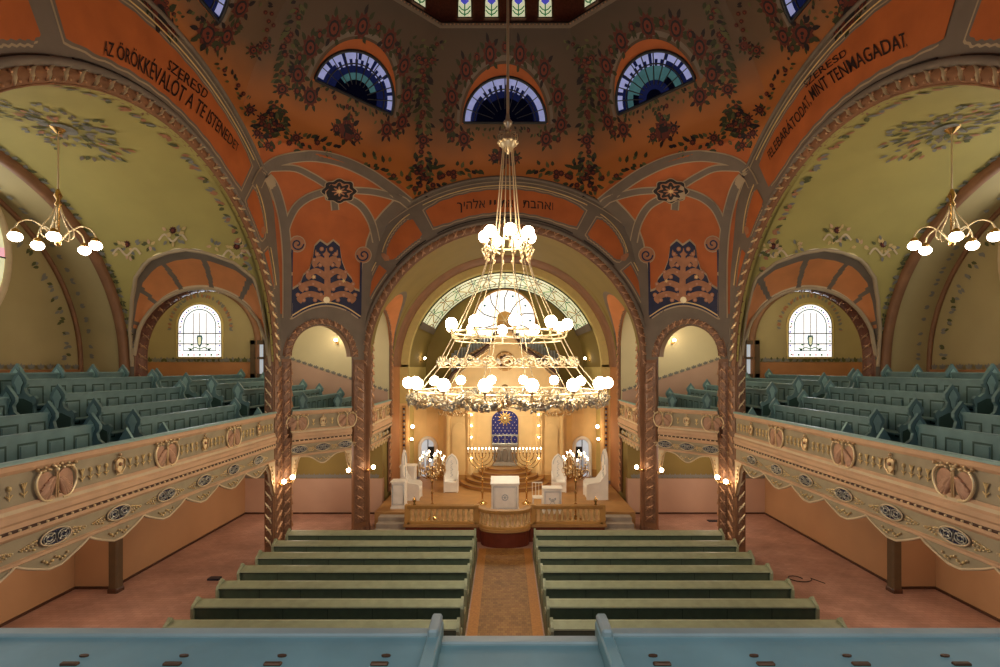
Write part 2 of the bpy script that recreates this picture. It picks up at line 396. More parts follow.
# half-moon windows of the dome with their painted wreaths, the same on every side that shows
wreath = MB()
wnum = 1
for k in (0, 1, 7, 2, 6):
    mp = lambda u, z, off=0.01, k=k: faceu(k, u, z, off)
    def FU(px, py, k=k):
        u, z = front_uz(px, py)
        return (u, z) if k == 0 else (u*.93+{7: .2, 1: -.2}.get(k, 0), 14.9+(z-14.9)*.94-(.12 if k in (1, 7) else .38))
    for dx, y in ((15, 54), (39, 70), (53, 97), (56, 125), (41, 139)):
        for sg in (-1, 1):
            u, z = FU(CX+dx*sg, y); bloom(wreath, mp, u, z, .25)
    for dx, y in ((0, 47), (28, 58), (49, 82), (59, 110), (53, 139)):
        for sg in ((-1, 1) if dx else (1,)):
            u, z = FU(CX+dx*sg, y); flower(wreath, mp, u, z, .12, False)
            for q in range(4): leaf(wreath, mp, u, z, random.uniform(0, 6.3), .22, .09)
    for sg in (-1, 1):
        sprig(wreath, mp, [FU(CX+sg*dx, y) for dx, y in ((38, 128), (25, 132), (10, 133), (0, 130))], .13, 1.5, .03, .9)
    stroke(wreath, mp, [FU(CX+47*math.cos(t), 124-66*math.sin(t)) for t in [PI*i/16 for i in range(17)]], .10, 'greyrib', .006)
    # reveal
    outer = [FU(CX+43*math.cos(PI*i/28), 124-60*math.sin(PI*i/28)) for i in range(29)]
    wreath.poly([mp(u, z, .014) for u, z in outer], 'orange')
    w = MB()
    base = 123; cxw = CX
    def gp(r, t): return FU(cxw+41*r*math.cos(t), base-45*r*math.sin(t))
    NR = [0, .2, .4, .55, .7, .84, 1.0]
    rows = [[mp(*gp(r, PI*i/36), .05) for i in range(37)] for r in NR]
    bright = k in (7, 1)
    def mf(i, j, k=k):
        if i == 5: return 'glasslav' if (j % 5 or k == 0) else 'glassblue'
        if i == 4: return 'glassblue' if k == 0 and (j < 9 or j > 26) else ('glasslav' if j % 2 == 0 and 8 < j < 30 else 'glassblue')
        if i == 3: return 'glassteal' if k == 1 else ('glassblue' if k != 0 or 10 < j < 26 else 'glassdark')
        if i == 2: return 'glassteal' if k in (1, 7) and 6 < j < 30 else 'glassdark'
        return 'glassblue' if k == 1 and i == 1 else 'glassdark'
    w.grid(rows, 'glassblue', False, mf)
    wo = w.build('window_%d' % wnum, kind='structure'); wnum += 1
    fr = MB()
    fr.tube([mp(*gp(1.01, PI*i/30), .06) for i in range(31)], .05, 'lead', 5)
    fr.tube([mp(*gp(1.01, 0), .06), mp(*gp(1.01, PI), .06)], .05, 'lead', 5)
    fr.tube([mp(*gp(.74, PI*i/30), .06) for i in range(31)], .022, 'lead', 4)
    for i in range(1, 10): fr.tube([mp(*gp(.3, PI*i/10), .06), mp(*gp(1, PI*i/10), .06)], .018, 'lead', 4)
    fr.build('window_frame', wo, kind='structure')
    # rosette under the window
    for dx, y, r in ((0, 156, .34), (-11, 158, .16), (11, 158, .16)):
        u, z = FU(CX+dx, y); bloom(wreath, mp, u, z, r)
    u, z = FU(CX, 142); sprig(wreath, mp, [(u, z+.3), (u, z-.3)], .16, 1.5, .4)
struct(wreath, 'trim_2')
# garlands at the dome's corners and over the arches (left half, mirrored)
g = MB(); pj = lambda a, b, off=.012: proj(a, b, off)
for q in range(3): sprig(g, pj, [(425, 44), (424, 70), (423, 100), (424, 134)], 7, 1.7, .1, .9)
sprig(g, pj, [(410, 40), (424, 44), (446, 44)], 5, 1.8, .15); bloom(g, pj, 419, 58, 5); bloom(g, pj, 432, 60, 5)
bloom(g, pj, 423.5, 140, 6.5)
for a, b in (((424, 146), (421, 198)), ((424, 160), (410, 190)), ((424, 160), (437, 188)), ((422, 175), (412, 160)), ((424, 175), (438, 165))):
    sprig(g, pj, [a, ((a[0]+b[0])/2+2, (a[1]+b[1])/2), b], 6, 2.2, .15)
for x, y in ((415, 189), (431, 191), (423, 178), (408, 178), (440, 177)): flower(g, pj, x, y, 3.6)
sprig(g, pj, [(440, 184), (452, 172), (466, 168), (480, 166)], 6.5, 2.2, .12)
sprig(g, pj, [(406, 183), (394, 172), (380, 163), (364, 160)], 6.5, 2.2, .12)
# left corner garland and its vase
for q in range(3): sprig(g, pj, [(300, 0), (293, 25), (286, 55), (283, 82)], 7.5, 1.6, .12, .9)
bloom(g, pj, 282, 89, 7)
for a, b in (((280, 98), (266, 150)), ((278, 105), (256, 142)), ((280, 105), (284, 140)), ((268, 130), (258, 120)), ((270, 130), (282, 120))):
    sprig(g, pj, [a, ((a[0]+b[0])/2-1, (a[1]+b[1])/2), b], 6.5, 2.2, .15)
for x, y in ((268, 145), (257, 133), (281, 126), (262, 118)): bloom(g, pj, x, y, 4.2)
sprig(g, pj, [(290, 147), (302, 141), (318, 143), (336, 150)], 6.5, 2.2, .15)
bloom(g, pj, 296, 138, 5)
sprig(g, pj, [(250, 118), (240, 90), (228, 75), (218, 62)], 5, 1.4, .2)
bloom(g, pj, 250, 110, 5); bloom(g, pj, 207, 33, 13)
sprig(g, pj, [(146, 0), (166, 6), (180, 20)], 5, 1.6, .2)
sprig(g, pj, [(262, 0), (270, 20), (262, 45), (256, 58)], 5, 1.2, .3)
bloom(g, pj, 253, 50, 6); bloom(g, pj, 266, 46, 6)
g.mirror(); struct(g, 'trim_3')

# ------------------------------------------------------------------ painted panels on the big arch bands
ban = MB()
def annpanel(k, th0, th1, rl, ru, wob=.04):
    n = 40; low = []; up = []
    for i in range(n+1):
        t = i/n; th = th0+(th1-th0)*t; e = min(t, 1-t)*n
        w = wob*math.sin(i*1.7)*.35-(wob*2.2*max(0, 1-e/4))
        low.append((rl(t)-w, th)); up.append((ru(t)+w, th))
    for grow, mat, off in ((.09, 'ribedge', .008), (.055, 'greyrib', .012), (0, 'orange', .016)):
        ths = grow/6
        rows = [[], []]
        for i in range(n+1):
            t = i/n; th = th0-ths+(th1-th0+2*ths)*t
            rows[0].append(annpt(k, low[i][0]-grow, th, off)); rows[1].append(annpt(k, up[i][0]+grow, th, off))
        ban.grid(rows, mat, False)
    for rr, mat in ((lambda t: rl(t)-.2, 'darkline'), (lambda t: ru(t)+.15, 'goldline')):
        P = [annpt(k, rr(i/n), th0+(th1-th0)*i/n, .03) for i in range(n+1)]
        ban.tube(P, .02, mat, 4)
D = math.radians
for k in (0, 2, 6):
    d = 0 if k == 0 else .08
    fl_ = -1 if k == 2 else 1
    A_ = (-27, 27, 32, 47, 51, 64, -32, -47, -51, -64) if k == 0 else (-23, 33, 37, 49, 53, 64, -28, -45, -50, -62)
    q = [D(x*fl_) for x in A_]
    annpanel(k, q[0], q[1], lambda t: 5.72+d, lambda t: 6.55 if k == 0 else 6.98)
    for sg in (0, 4):
        annpanel(k, q[2+sg], q[3+sg], lambda t: 5.70+d, lambda t: 6.5-.45*t*t)
        annpanel(k, q[4+sg], q[5+sg], lambda t: 5.62+d, lambda t: 5.98-.25*t, .0)
    for sg in (-1, 1):
        # small dark leaf where the ribs meet
        for q in (0,):
            P = [annpt(k, 5.8+d+.4*x+.0, sg*(D(47.5)+q*.06*x-.04*y), .022) for x, y in ((0, 0), (.3, .5), (.8, .3), (1, 0), (.8, -.3), (.3, -.5))]
            ban.poly(P, 'treegold')
struct(ban, 'trim_4')
# outer edge of each arch band
eb = MB()
for k in (0, 2, 6):
    for r, rad, mat in ((ROUT[k], .06, 'greyrib'), (ROUT[k]-.16, .016, 'ribedge')):
        pts = [annpt(k, r, D(-49+98*i/60), .02) for i in range(61)]
        eb.tube(pts, rad, mat, 6)
    # rounded inner moulding
    n = 90
    for r0, r1, b, mat in ((RIN[k]+.22, RIN[k]+.42, .04, 'greyrib'),):
        P = [annpt(k, (r0+r1)/2, -PI/2+PI*i/n, .0) for i in range(n+1)]; eb.tube(P, .09, mat, 6)
struct(eb, 'trim_5')

# ------------------------------------------------------------------ diagonal fields: grey ribs, navy tree panel, medallion (left side, mirrored)
dg = MB()
def rib(path, w=8):
    stroke(dg, pj, path, w+2.4, 'ribedge', .022); stroke(dg, pj, path, w, 'greyrib', .034)
rib([(256, 186), (262, 174), (272, 164), (289, 158), (313, 156), (340, 161), (367, 173), (391, 189), (411, 205)], 9)
rib([(267, 177), (272, 183), (278, 198), (284, 225), (287, 262), (287, 318)], 8)
rib([(269, 168), (294, 168), (312, 176), (325, 184)], 5)
rib([(352, 190), (375, 192), (400, 199), (410, 206)], 5)
rib([(284, 236), (288, 222), (296, 207), (309, 197), (326, 191)], 6)
rib([(348, 198), (361, 206), (371, 222), (376, 242)], 6)
for a0, a1, mt, off in ((.86, .999, 'ribedge', .010), (.875, .999, 'greyrib', .018)):
    rr = [[], []]
    for i in range(40):
        Z = 7.2+4.9*i/39
        for q, aa in enumerate((a0, a1)):
            p = facept(7, aa, Z); rr[q].append((p[0]+off*.7, p[1]-off*.7, p[2]))
    dg.grid(rr, mt, False)
for x, y0_, y1_ in ((279.5, 206, 262),):
    stroke(dg, pj, [(277, 206), (280, 225), (281.5, 262)], (4, 1.5), 'orange', .02); stroke(dg, pj, [(279, 206), (282.5, 228), (283.5, 262)], .8, 'goldline', .024)
rib([(334, 200), (335, 210)], 6)
# grey ground round the narrow arch
def zpoly(pts, mat, off, k=1): dg.poly([pj(x, y, off) for x, y in pts], mat)
n = 24
arch_o = [(322-34*math.cos(PI*i/n), 352-39*math.sin(PI*i/n)) for i in range(n+1)]
top = [(287+(366-287)*i/n, 318-18*math.sin(PI*i/n)) for i in range(n+1)]
dg.grid([[pj(x, y, .010) for x, y in top], [pj(x, y, .010) for x, y in arch_o]], 'greyrib', False)
# navy panel
navy_out = catmull([(292, 318), (308, 309), (326, 305), (344, 309), (360, 319)], 4)
def lerp_list(T, x):
    for (p, q), (r, t) in zip(T, T[1:]):
        if p <= x <= r: return q+(t-q)*(x-p)/max(1e-6, r-p)
    return T[0][1] if x < T[0][0] else T[-1][1]
TOPL = [(292, 290), (300, 285), (303, 276), (309, 271), (313, 258), (314, 247), (320, 241), (327, 246), (333, 241), (340, 247), (341, 260), (346, 273), (352, 280), (354, 290), (360, 292)]
for gx, gt, gb, mt, off in ((2.2, 2.2, 1.5, 'ribedge', .014), (0, 0, 0, 'navy', .022)):
    rr = [[] for _ in range(11)]
    for i in range(61):
        x = 292-gx+(68+2*gx)*i/60
        yb_, yt = lerp_list(navy_out, x)+gb, lerp_list(TOPL, min(max(x, 292), 360))-gt
        for q in range(11): rr[q].append(pj(x, yb_+(yt-yb_)*q/10, off))
    dg.grid(rr, mt, False)
stroke(dg, pj, [(x, y-2.5) for x, y in navy_out], 1.2, 'goldline', .030)
# the tree
stroke(dg, pj, [(327, 302), (327, 280), (326, 252)], (8, 4), 'treegold', .032)
for lvl, (y, w) in enumerate(((297, 30), (286, 28), (274, 20), (262, 13), (251, 10))):
    for sg in (-1, 1):
        stroke(dg, pj, [(326, y+3), (326+sg*w*.5, y-3), (326+sg*w*.9, y+1), (326+sg*w*.8, y+5)], (6.5, 4.5), 'treegold', .034)
        m = max(2, int(w/6))
        for q in range(m):
            a = 326+sg*w*(q+1)/m*.95; b = y-2+5*((q+lvl) % 2)
            dg.poly([pj(a+2.3*math.cos(t*PI/4), b+2.3*math.sin(t*PI/4), .038) for t in range(8)], 'treegold')
            dg.poly([pj(a+1.2*math.cos(t*PI/4), b+1.2*math.sin(t*PI/4), .042) for t in range(8)], 'pink')
for sg in (-1, 1): dg.poly([pj(326+sg*5.5+5.2*math.cos(t*PI/6), 249+5.2*math.sin(t*PI/6), .036) for t in range(12)], 'navy')
dg.poly([pj(326+3.4*math.cos(t*PI/4), 300+3.4*math.sin(t*PI/4), .05) for t in range(8)], 'palegold')
for x, y in ((313, 277), (343, 281)): dg.poly([pj(x+(2.6 if t % 2 else 1)*math.cos(t*PI/5), y+(2.6 if t % 2 else 1)*math.sin(t*PI/5), .05) for t in range(10)], 'goldline')
# curled scrolls beside it
for x, y, sg, xb in ((297, 244, 1, 292), (363, 255, -1, 361)):
    dg.poly([pj(x+8.5*math.cos(t*PI/8), y+8.5*math.sin(t*PI/8), .022) for t in range(16)], 'ribedge')
    dg.poly([pj(x+7.6*math.cos(t*PI/8), y+7.6*math.sin(t*PI/8), .026) for t in range(16)], 'treegold')
    stroke(dg, pj, [(x+(6.4-.42*t)*math.cos(t*.62)*sg, y+(6.4-.42*t)*math.sin(t*.62)) for t in range(14)], 1.5, 'navy', .032)
    stroke(dg, pj, [(xb, y+4), (xb-.5, y+22), (xb-1, 316)], 2.0, 'navy', .024)
# medallion
cxm, cym = 338.5, 190.5
def med(r, f, mat, off): dg.poly([pj(cxm+(r+f*math.cos(8*t))*1.45*math.cos(t), cym+(r+f*math.cos(8*t))*math.sin(t), off+.04) for t in [2*PI*i/64 for i in range(64)]], mat)
med(12, .9, 'ribedge', .022); med(11.2, .9, 'd_dark', .026); med(8.6, .8, 'treegold', .030); med(7.2, 1.6, 'd_dark', .034); med(3.6, 1.6, 'treegold', .038); med(1.7, .5, 'goldline', .042)
dg.mirror(); struct(dg, 'trim_6')

# ------------------------------------------------------------------ lettering on the arches
def glyphs(text):
    cu = bpy.data.curves.new('lettering', 'FONT'); cu.body = text; cu.offset = .008; cu.resolution_u = 3
    ob = bpy.data.objects.new('lettering', cu); COL.objects.link(ob)
    dgr = bpy.context.evaluated_depsgraph_get(); dgr.update(); ev = ob.evaluated_get(dgr); me = ev.to_mesh()
    v = [(p.co.x, p.co.y) for p in me.vertices]; f = [list(p.vertices) for p in me.polygons]; ev.to_mesh_clear()
    bpy.data.objects.remove(ob); bpy.data.curves.remove(cu)
    x0 = min(p[0] for p in v); x1 = max(p[0] for p in v)
    return [((x-x0)/(x1-x0), y/.73) for x, y in v], f
def write(mb, text, bottom, topp, mat='lettering', off=.03):
    v, f = glyphs(text)
    B = catmull(bottom, 12); T = catmull(topp, 12)
    def ev(P, t):
        t = max(0, min(.99999, t))*(len(P)-1); i = int(t); q = t-i
        return (P[i][0]+(P[i+1][0]-P[i][0])*q, P[i][1]+(P[i+1][1]-P[i][1])*q)
    out = []
    for u, w in v:
        b = ev(B, u); t = ev(T, u); out.append(pj(b[0]+(t[0]-b[0])*w, b[1]+(t[1]-b[1])*w, off))
    mb.add(out, f, mat)
tx = MB()
write(tx, 'AZ ÖRÖKKÉVALÓT A TE ISTENEDET', [(102, 54.5), (126, 63), (150, 79), (175, 98), (200, 117), (219, 135), (236, 152)], [(103, 39.5), (127, 48), (153, 62), (180, 83), (205, 104), (223, 124), (238, 144)])
write(tx, 'SZERESD', [(166, 69), (185, 84), (204, 99)], [(168.5, 59), (188, 74), (208, 91)])
write(tx, 'FELEBARÁTODAT, MINT TENMAGADAT.', [(771, 160), (786, 139), (804, 117), (818, 97), (842, 79), (874, 60), (909, 46)], [(768, 152), (782, 130), (799, 108), (812, 86), (836, 67), (869, 46), (907, 31)])
write(tx, 'SZERESD', [(807, 88), (825, 71.5), (848, 55)], [(804.5, 82), (822, 65.5), (846, 48.5)])
for t, x0, x1 in (('ךיהלא', 457, 485), ('יי', 489.5, 496), ('תא', 501, 513), ('תבהאו', 523, 553)):
    yb = lambda x: 207.5+(x-505)**2*.0012
    xs = [x0+(x1-x0)*i/4 for i in range(5)]
    write(tx, t, [(x, yb(x)) for x in xs], [(x, yb(x)-9) for x in xs])
struct(tx, 'trim_7')

# ------------------------------------------------------------------ carved bands along the arches
def carved(mb, path, wdir, ndir, w, base='carved', step=.27, bulge=.05, mot='gold', slant=.5, size=1.0):
    """path: 3D points; wdir(i)/ndir(i): width and outward directions; a rounded band carrying raised ribbon motifs"""
    rows = []
    for i, p in enumerate(path):
        p = Vector(p); W = Vector(wdir[i]); N = Vector(ndir[i])
        rows.append([tuple(p+W*w*(q/6-.5)+N*bulge*math.sin(PI*q/6)) for q in range(7)])
    mb.grid(rows, base)
    for q in (0, 6): mb.tube([r[q] for r in rows[::2]]+[rows[-1][q]], .022, 'brownarch', 4)
    acc = 0; nxt = step/2
    for i in range(len(path)-1):
        a, b = Vector(path[i]), Vector(path[i+1]); L = (b-a).length
        while acc+L >= nxt:
            t = (nxt-acc)/L; p = a.lerp(b, t); T = (b-a).normalized(); W = Vector(wdir[i]); N = Vector(ndir[i])
            h = w*.40*size; s = step*.36*size; o = N*(bulge+.012)
            def pt(x, y, z=0): return tuple(p+W*(x*h)+T*(y*s+x*slant*s)+N*z+o)
            hh = .03
            # an S-shaped ribbon with a curled bud at each end
            C = [(-1, -.55), (-.7, -.2), (-.2, .05), (.2, .0), (.7, .2), (1, .55)]; Wd = [.10, .30, .42, .42, .30, .10]
            r1 = [pt(x, y-wd, -.02) for (x, y), wd in zip(C, Wd)]; r2 = [pt(x, y, hh) for x, y in C]; r3 = [pt(x, y+wd, -.02) for (x, y), wd in zip(C, Wd)]
            mb.grid([r1, r2, r3], mot)
            for sx_ in (-1, 1):
                c = pt(.62*sx_, -.55*sx_, .0)
                mb.sphere(c, .030*size, 'copper', 6)
            nxt += step
        acc += L
def arch_path(R, zc, z0, n=48, legs=True, ns=24):
    P = []
    if legs: P += [(-R, z0+(zc-z0)*i/ns, 0) for i in range(ns)]
    P += [(-R*math.cos(PI*i/n), zc+R*math.sin(PI*i/n), PI*i/n) for i in range(n+1)]
    if legs: P += [(R, zc-(zc-z0)*(i+1)/ns, PI) for i in range(ns)]
    return P
cb = MB()
V = lambda *a: Vector(a)
# front arch, side arches: a carved roll on the edge and a strip on the soffit
for k in (0, 2, 6):
    P = arch_path(RIN[k]+.14, ZC, 6.0, 90, False)
    pts = []; wd = []; nd = []
    for a, z, t in P:
        r = V(-math.cos(t), math.sin(t))
        if k == 0: pts.append((a, FY-.01, z)); wd.append((r.x, 0, r.y)); nd.append((0, -1, 0))
        else:
            s = -1 if k == 6 else 1
            pts.append((s*(SX-.01), C0+a, z)); wd.append((0, r.x, r.y)); nd.append((-s, 0, 0))
    carved(cb, pts, wd, nd, .28, base='brownarch', step=.34, mot='palegold' if k else 'copper', slant=.5)
    # soffit
    rows = []
    dep = .22
    for a, z, t in arch_path(RIN[k], ZC, 6.0, 90, False):
        if k == 0: rows.append([(a, FY, z), (a, FY+dep, z)])
        else:
            s = -1 if k == 6 else 1; rows.append([(s*SX, C0+a, z), (s*(SX+dep), C0+a, z)])
    cb.grid(rows, 'brownarch')
# narrow diagonal arches
for s in (-1, 1):
    v1 = V(s*5.15, FY, 0); v2 = V(s*7.3, C0+5.7, 0); e = (v2-v1).normalized(); c = v1+e*1.67
    nrm = V(-s*abs(e.y), -abs(e.x), 0)
    pts = []; wd = []; nd = []
    for a, z, t in arch_path(DR+.13, DZ, 6.0, 40, False):
        p = c+e*a+nrm*.01; pts.append((p.x, p.y, z)); q = e*(-math.cos(t)); wd.append((q.x, q.y, math.sin(t))); nd.append(tuple(nrm))
    carved(cb, pts, wd, nd, .26, base='carved', step=.26, mot='copper')
    rows = []
    for a, z, t in arch_path(DR, DZ, 6.0, 40, False):
        p = c+e*a; q = p-nrm*.35; rows.append([(p.x, p.y, z), (q.x, q.y, z)])
    cb.grid(rows, 'parapetpink')
struct(cb, 'trim_8')
# ================================================================== pillars
def side(s): return 'left' if s < 0 else 'right'
def pillar(kind, s):
    v1 = V(s*5.15, FY); v2 = V(s*7.3, C0+5.7)
    if kind == 'far': v0 = v1; e1 = V(-s, 0); e2 = (v2-v1).normalized(); w1, w2 = .12, .50
    else: v0 = v2; e1 = V(0, -1); e2 = (v1-v2).normalized(); w1, w2 = .50, .33
    ctr = V(0, C0)
    def outn(e):
        n = V(e.y, -e.x)
        return n if n.dot(v0-ctr) > 0 else -n
    n1, n2 = outn(e1), outn(e2)
    P1 = v0+e1*w1; jd = .14 if kind == 'far' else .3; P2 = P1+n1*jd; P3 = v0+e2*w2; P4 = P3+n2*jd; B = v0+(n1+n2)*.35
    t = thing('carved_pillar', {'far': 'slender carved pillar with gilded ribbons at the %s corner of the chancel arch', 'near': 'slender carved pillar with gilded ribbons between the %s side gallery and the narrow arch'}[kind] % side(s), 'pillar', (v0.x, v0.y, 0), 'carved pillars round the hall')
    m = MB(); poly = [P1, v0, P3, P4, B, P2]
    m.prism([(p.x, p.y) for p in poly], lambda a, b, d: (a, b, d), 0, 6.5 if kind == 'far' else 6.3, 'brownarch')
    m.build('shaft', t)
    c = MB()
    Zs = [.35+i*.09 for i in range(66)]
    for a, b, n in ((P1, v0, -n1), (v0, P3, -n2), (P1, P2, e1), (P3, P4, e2)):
        mid = (a+b)/2; w = (b-a).normalized(); L = (b-a).length
        if L < .2: continue
        pts = [(mid.x+n.x*.004, mid.y+n.y*.004, z) for z in Zs]
        carved(c, pts, [(w.x, w.y, 0)]*len(Zs), [(n.x, n.y, 0)]*len(Zs), L*.86, base='carved', step=.36, mot='palegold' if a is P1 and b is P2 else 'copper', slant=.7, size=.9, bulge=.045)
    c.build('carved_band', t)
    b = MB()
    pl = [p+(p-(v0+(n1+n2)*.12))*.05 for p in poly]
    b.prism([(p.x, p.y) for p in pl], lambda a, b_, d: (a, b_, d), 0, .14, 'carved'); b.build('base', t)
for s in (-1, 1): pillar('far', s); pillar('near', s)

# ================================================================== side bays
def barrel(X, phi, R, s): return (s*X, C0+R*math.cos(phi), ZC+R*math.sin(phi))
LPX = [(129, 352), (129.5, 330), (132, 300), (135.5, 278), (144, 265.5), (150, 259.5), (168, 252.5), (186, 249.6), (207, 253), (234, 262.5), (255, 279), (262.5, 290), (267, 306), (270, 335), (271, 352)]
LB = []
for px, py in LPX:
    dx, dz = (CX-px)/F, (CY-py)/F
    A = 1+dz*dz; B = -2*(C0+dz*.05); Cc = C0*C0+.05**2-RS*RS
    Y = (-B+math.sqrt(max(0, B*B-4*A*Cc)))/(2*A); X = dx*Y; Z = EZ+dz*Y
    LB.append((X, math.asin(max(0, min(1, (Z-ZC)/RS)))))
LB[0] = (11.78, 0); LB[-1] = (7.42, 0)
LBS = sorted(LB)
def phib(X):
    if X <= LBS[0][0] or X >= LBS[-1][0]: return 0
    for (a, p), (b, q) in zip(LBS, LBS[1:]):
        if a <= X <= b: return p+(q-p)*(X-a)/max(1e-6, b-a)
    return 0
GOLDPTS = []
for s in (-1, 1):
    bar = MB()
    # ceiling vault of the bay, ending in the scalloped arches at both ends
    xs = sorted(set([SX, 11.9]+[p[0] for p in LBS]+[7.3+4.6*i/70 for i in range(71)]))
    rows = []
    for X in xs:
        a = phib(X)
        if 7.4 < X < 11.8 and a > .2: a += .018*abs(math.sin((X-7.4)*PI/.62))
        rows.append([barrel(X, a+(PI-2*a)*j/48, RS, s) for j in range(49)])
    bar.grid(rows, 'olive')
    struct(bar, 'ceiling')
    bvb = BVHTree.FromPolygons([Vector(p) for p in bar.v], bar.f)
    # lunette
    lu = MB(); N = 84
    def inner(th): return (s*(9.6+2.12*math.cos(th)), C0+5.2, 6.4+2.12*math.sin(th))
    P = []
    pts = [(11.78, 0)]+[(x, phib(x)) for x in [11.78-4.36*i/120 for i in range(1, 120)]]+[(7.42, 0)]
    for X, a in pts:
        o = Vector(barrel(X, a, RS-.004, s)); th = math.atan2(o.z-6.4, X-9.6); th = (PI if th < -PI/2 else max(0, th)); P.append((o, Vector(inner(th)), th))
    rows = [[tuple(o.lerp(i, t)+Vector((0, .0+.10*math.sin(PI*t), 0))) for o, i, th in P] for t in [j/10 for j in range(11)]]
    def lm(i, j):
        th = P[j][2]+i*.012*s*0
        q = (th/PI)*7+.18*i/10
        fr = q-math.floor(q)
        return 'greyrib' if i < 2 or fr < .09 or fr > .95 else ('parapetlight' if i == 9 else 'coral')
    lu.grid(rows, 'coral', True, lm)
    lu.tube([tuple(o) for o, i, th in P], .055, 'ribedge', 6)
    lu.tube([tuple(i+Vector((0, -.01, 0))) for o, i, th in P], .06, 'ribedge', 6)
    # wall strips beside the opening, below the springing
    for x0, x1 in ((7.3, 7.48), (11.72, 11.95)):
        lu.box(min(s*x0, s*x1), max(s*x0, s*x1), C0+5.2, C0+5.75, 3.4, 6.5, 'greyrib')
    struct(lu, 'trim_9')
    # carved soffit of the opening
    so = MB()
    path = [(9.6-2.12, 6.4-(3.0)*(1-i/20), PI) for i in range(20)]
    A = [(x, z, PI) for x, z, _ in path]+[(9.6+2.12*math.cos(PI-PI*i/50), 6.4+2.12*math.sin(PI-PI*i/50), PI-PI*i/50) for i in range(51)]+[(9.6+2.12, 6.4-3.0*(i+1)/20, 0) for i in range(20)]
    carved(so, [(s*x, C0+5.2+.30, z) for x, z, t in A], [(0, 1, 0)]*len(A), [(-s*math.cos(t), 0, -math.sin(t)) for x, z, t in A], .55, base='carvedred', step=.34, mot='copper', size=.8, bulge=.04)
    struct(so, 'trim_10')
    # second arch and the shallow end bay with its round window
    ar = MB()
    A = arch_path(5.0, ZC, 3.2, 72)
    def ap(X, R, t, a, z): return (s*X, C0-R*math.cos(t) if 3.3 < z and t not in (0, PI) else C0+(-R if t == 0 else R), ZC+R*math.sin(t) if t not in (0, PI) else z)
    rows = [[ap(X, R, t, a, z) for a, z, t in A] for X, R in ((11.85, 5.24), (11.85, 5.1), (11.88, 5.03), (11.93, 5.0), (12.05, 5.0), (12.08, 5.04))]
    ar.grid(rows, 'brownarch', True)
    rows = [[ap(X, R, t, a, z) for a, z, t in A] for X, R in ((12.08, 5.04), (13.3, 5.04))]
    ar.grid(rows, 'olive2', True)
    ar.tube([ap(13.24, 5.0, t, a, z) for a, z, t in A], .07, 'brownarch', 6)
    struct(ar, 'trim_11')
    ew = MB()
    ew.poly([(s*13.28, C0+5.1, 3.2), (s*13.28, C0+5.1, 11.4), (s*13.28, C0-5.1, 11.4), (s*13.28, C0-5.1, 3.2)], 'olive2')
    ew.box(min(s*13.2, s*13.28), max(s*13.2, s*13.28), C0-5, C0+5, 3.2, 5.95, 'dadoorange')
    struct(ew, 'wall_%s' % side(s))
    # round window of the end wall
    ow = MB()
    n = 60; oc = lambda r, t, x: (s*x, C0+r*math.cos(t), 8.9+r*math.sin(t))
    ow.grid([[oc(r, 2*PI*i/n, 13.2) for i in range(n+1)] for r in (.02, .8, 1.6, 2.2, 2.6)], 'glasspale', False, lambda i, j: ('glassgreen', 'glasspale', 'glassdim', 'glasspale')[i] if j % 8 else 'glasspink')
    o = ow.build('window_%d' % wnum, kind='structure'); wnum += 1
    of = MB(); of.tube([oc(2.66, 2*PI*i/n, 13.17) for i in range(n)], .08, 'parapetlight', 8, True)
    for r in (.8, 1.6, 2.2): of.tube([oc(r, 2*PI*i/n, 13.17) for i in range(n)], .02, 'lead', 4, True)
    for i in range(16): of.tube([oc(.8, 2*PI*i/16, 13.17), oc(2.6, 2*PI*i/16, 13.17)], .02, 'lead', 4)
    of.build('window_frame', o, kind='structure')
    # painted decoration of the bay
    pd = MB()
    mpb = lambda a, b, off=.012: barrel(9.6+a, PI/2+b/RS, RS-off-.01, s)
    for i in range(150):
        r = random.uniform(.22, 1.05); t = random.uniform(0, 2*PI)
        leaf(pd, mpb, r*math.cos(t), r*1.15*math.sin(t)-.3, t+random.uniform(-.6, .6), random.uniform(.14, .24), .09, random.choice(('d_grey', 'greyrib', 'treegold', 'd_grey', 'd_green2')), .008+random.random()*.01)
    pd.poly([mpb(.22*math.cos(t), .25*math.sin(t)-.3, .03) for t in [2*PI*i/16 for i in range(16)]], 'd_grey')
    # leaf tufts along both arches of the bay
    for j in range(40):
        ph = .06+(PI-.12)*j/39
        if phib(7.62) < ph < PI-phib(7.62):
            for q in range(5): leaf(pd, lambda a, b, off: barrel(7.5+a, ph+b/RS, RS-off-.01, s), random.uniform(0, .12), random.uniform(-.1, .1), random.uniform(-.9, .9), .2, .1, random.choice(('d_grey', 'd_green2', 'treegold')))
        for q in range(4): leaf(pd, lambda a, b, off: barrel(11.85+a, ph+b/RS, RS-off-.01, s), 0, random.uniform(-.12, .12), PI+random.uniform(-.9, .9), .2, .1, random.choice(('d_grey', 'd_green2')))
        for q in range(2): leaf(pd, lambda a, b, off: (s*(12.95+a), C0+(5.0-off)*math.cos(ph+b/5), ZC+(5.0-off)*math.sin(ph+b/5)), 0, random.uniform(-.08, .08), PI+random.uniform(-.6, .6), .16, .09, 'd_grey')
        for q in range(3): leaf(pd, lambda a, b, off: (s*(13.275-off), C0+(4.75-a)*math.cos(ph+b/5), ZC+(4.75-a)*math.sin(ph+b/5)), random.uniform(0, .2), random.uniform(-.1, .1), random.uniform(-.6, .6), .2, .1, random.choice(('d_grey', 'd_green2')))
    # tufts along the dado of the end wall
    for j in range(34):
        for q in range(3): leaf(pd, lambda a, b, off: (s*(13.195-off), C0-4.9+9.8*(j+.5)/34+a, 5.97+b), 0, 0, PI/2+(q-1)*.7, .17, .09, 'd_grey')
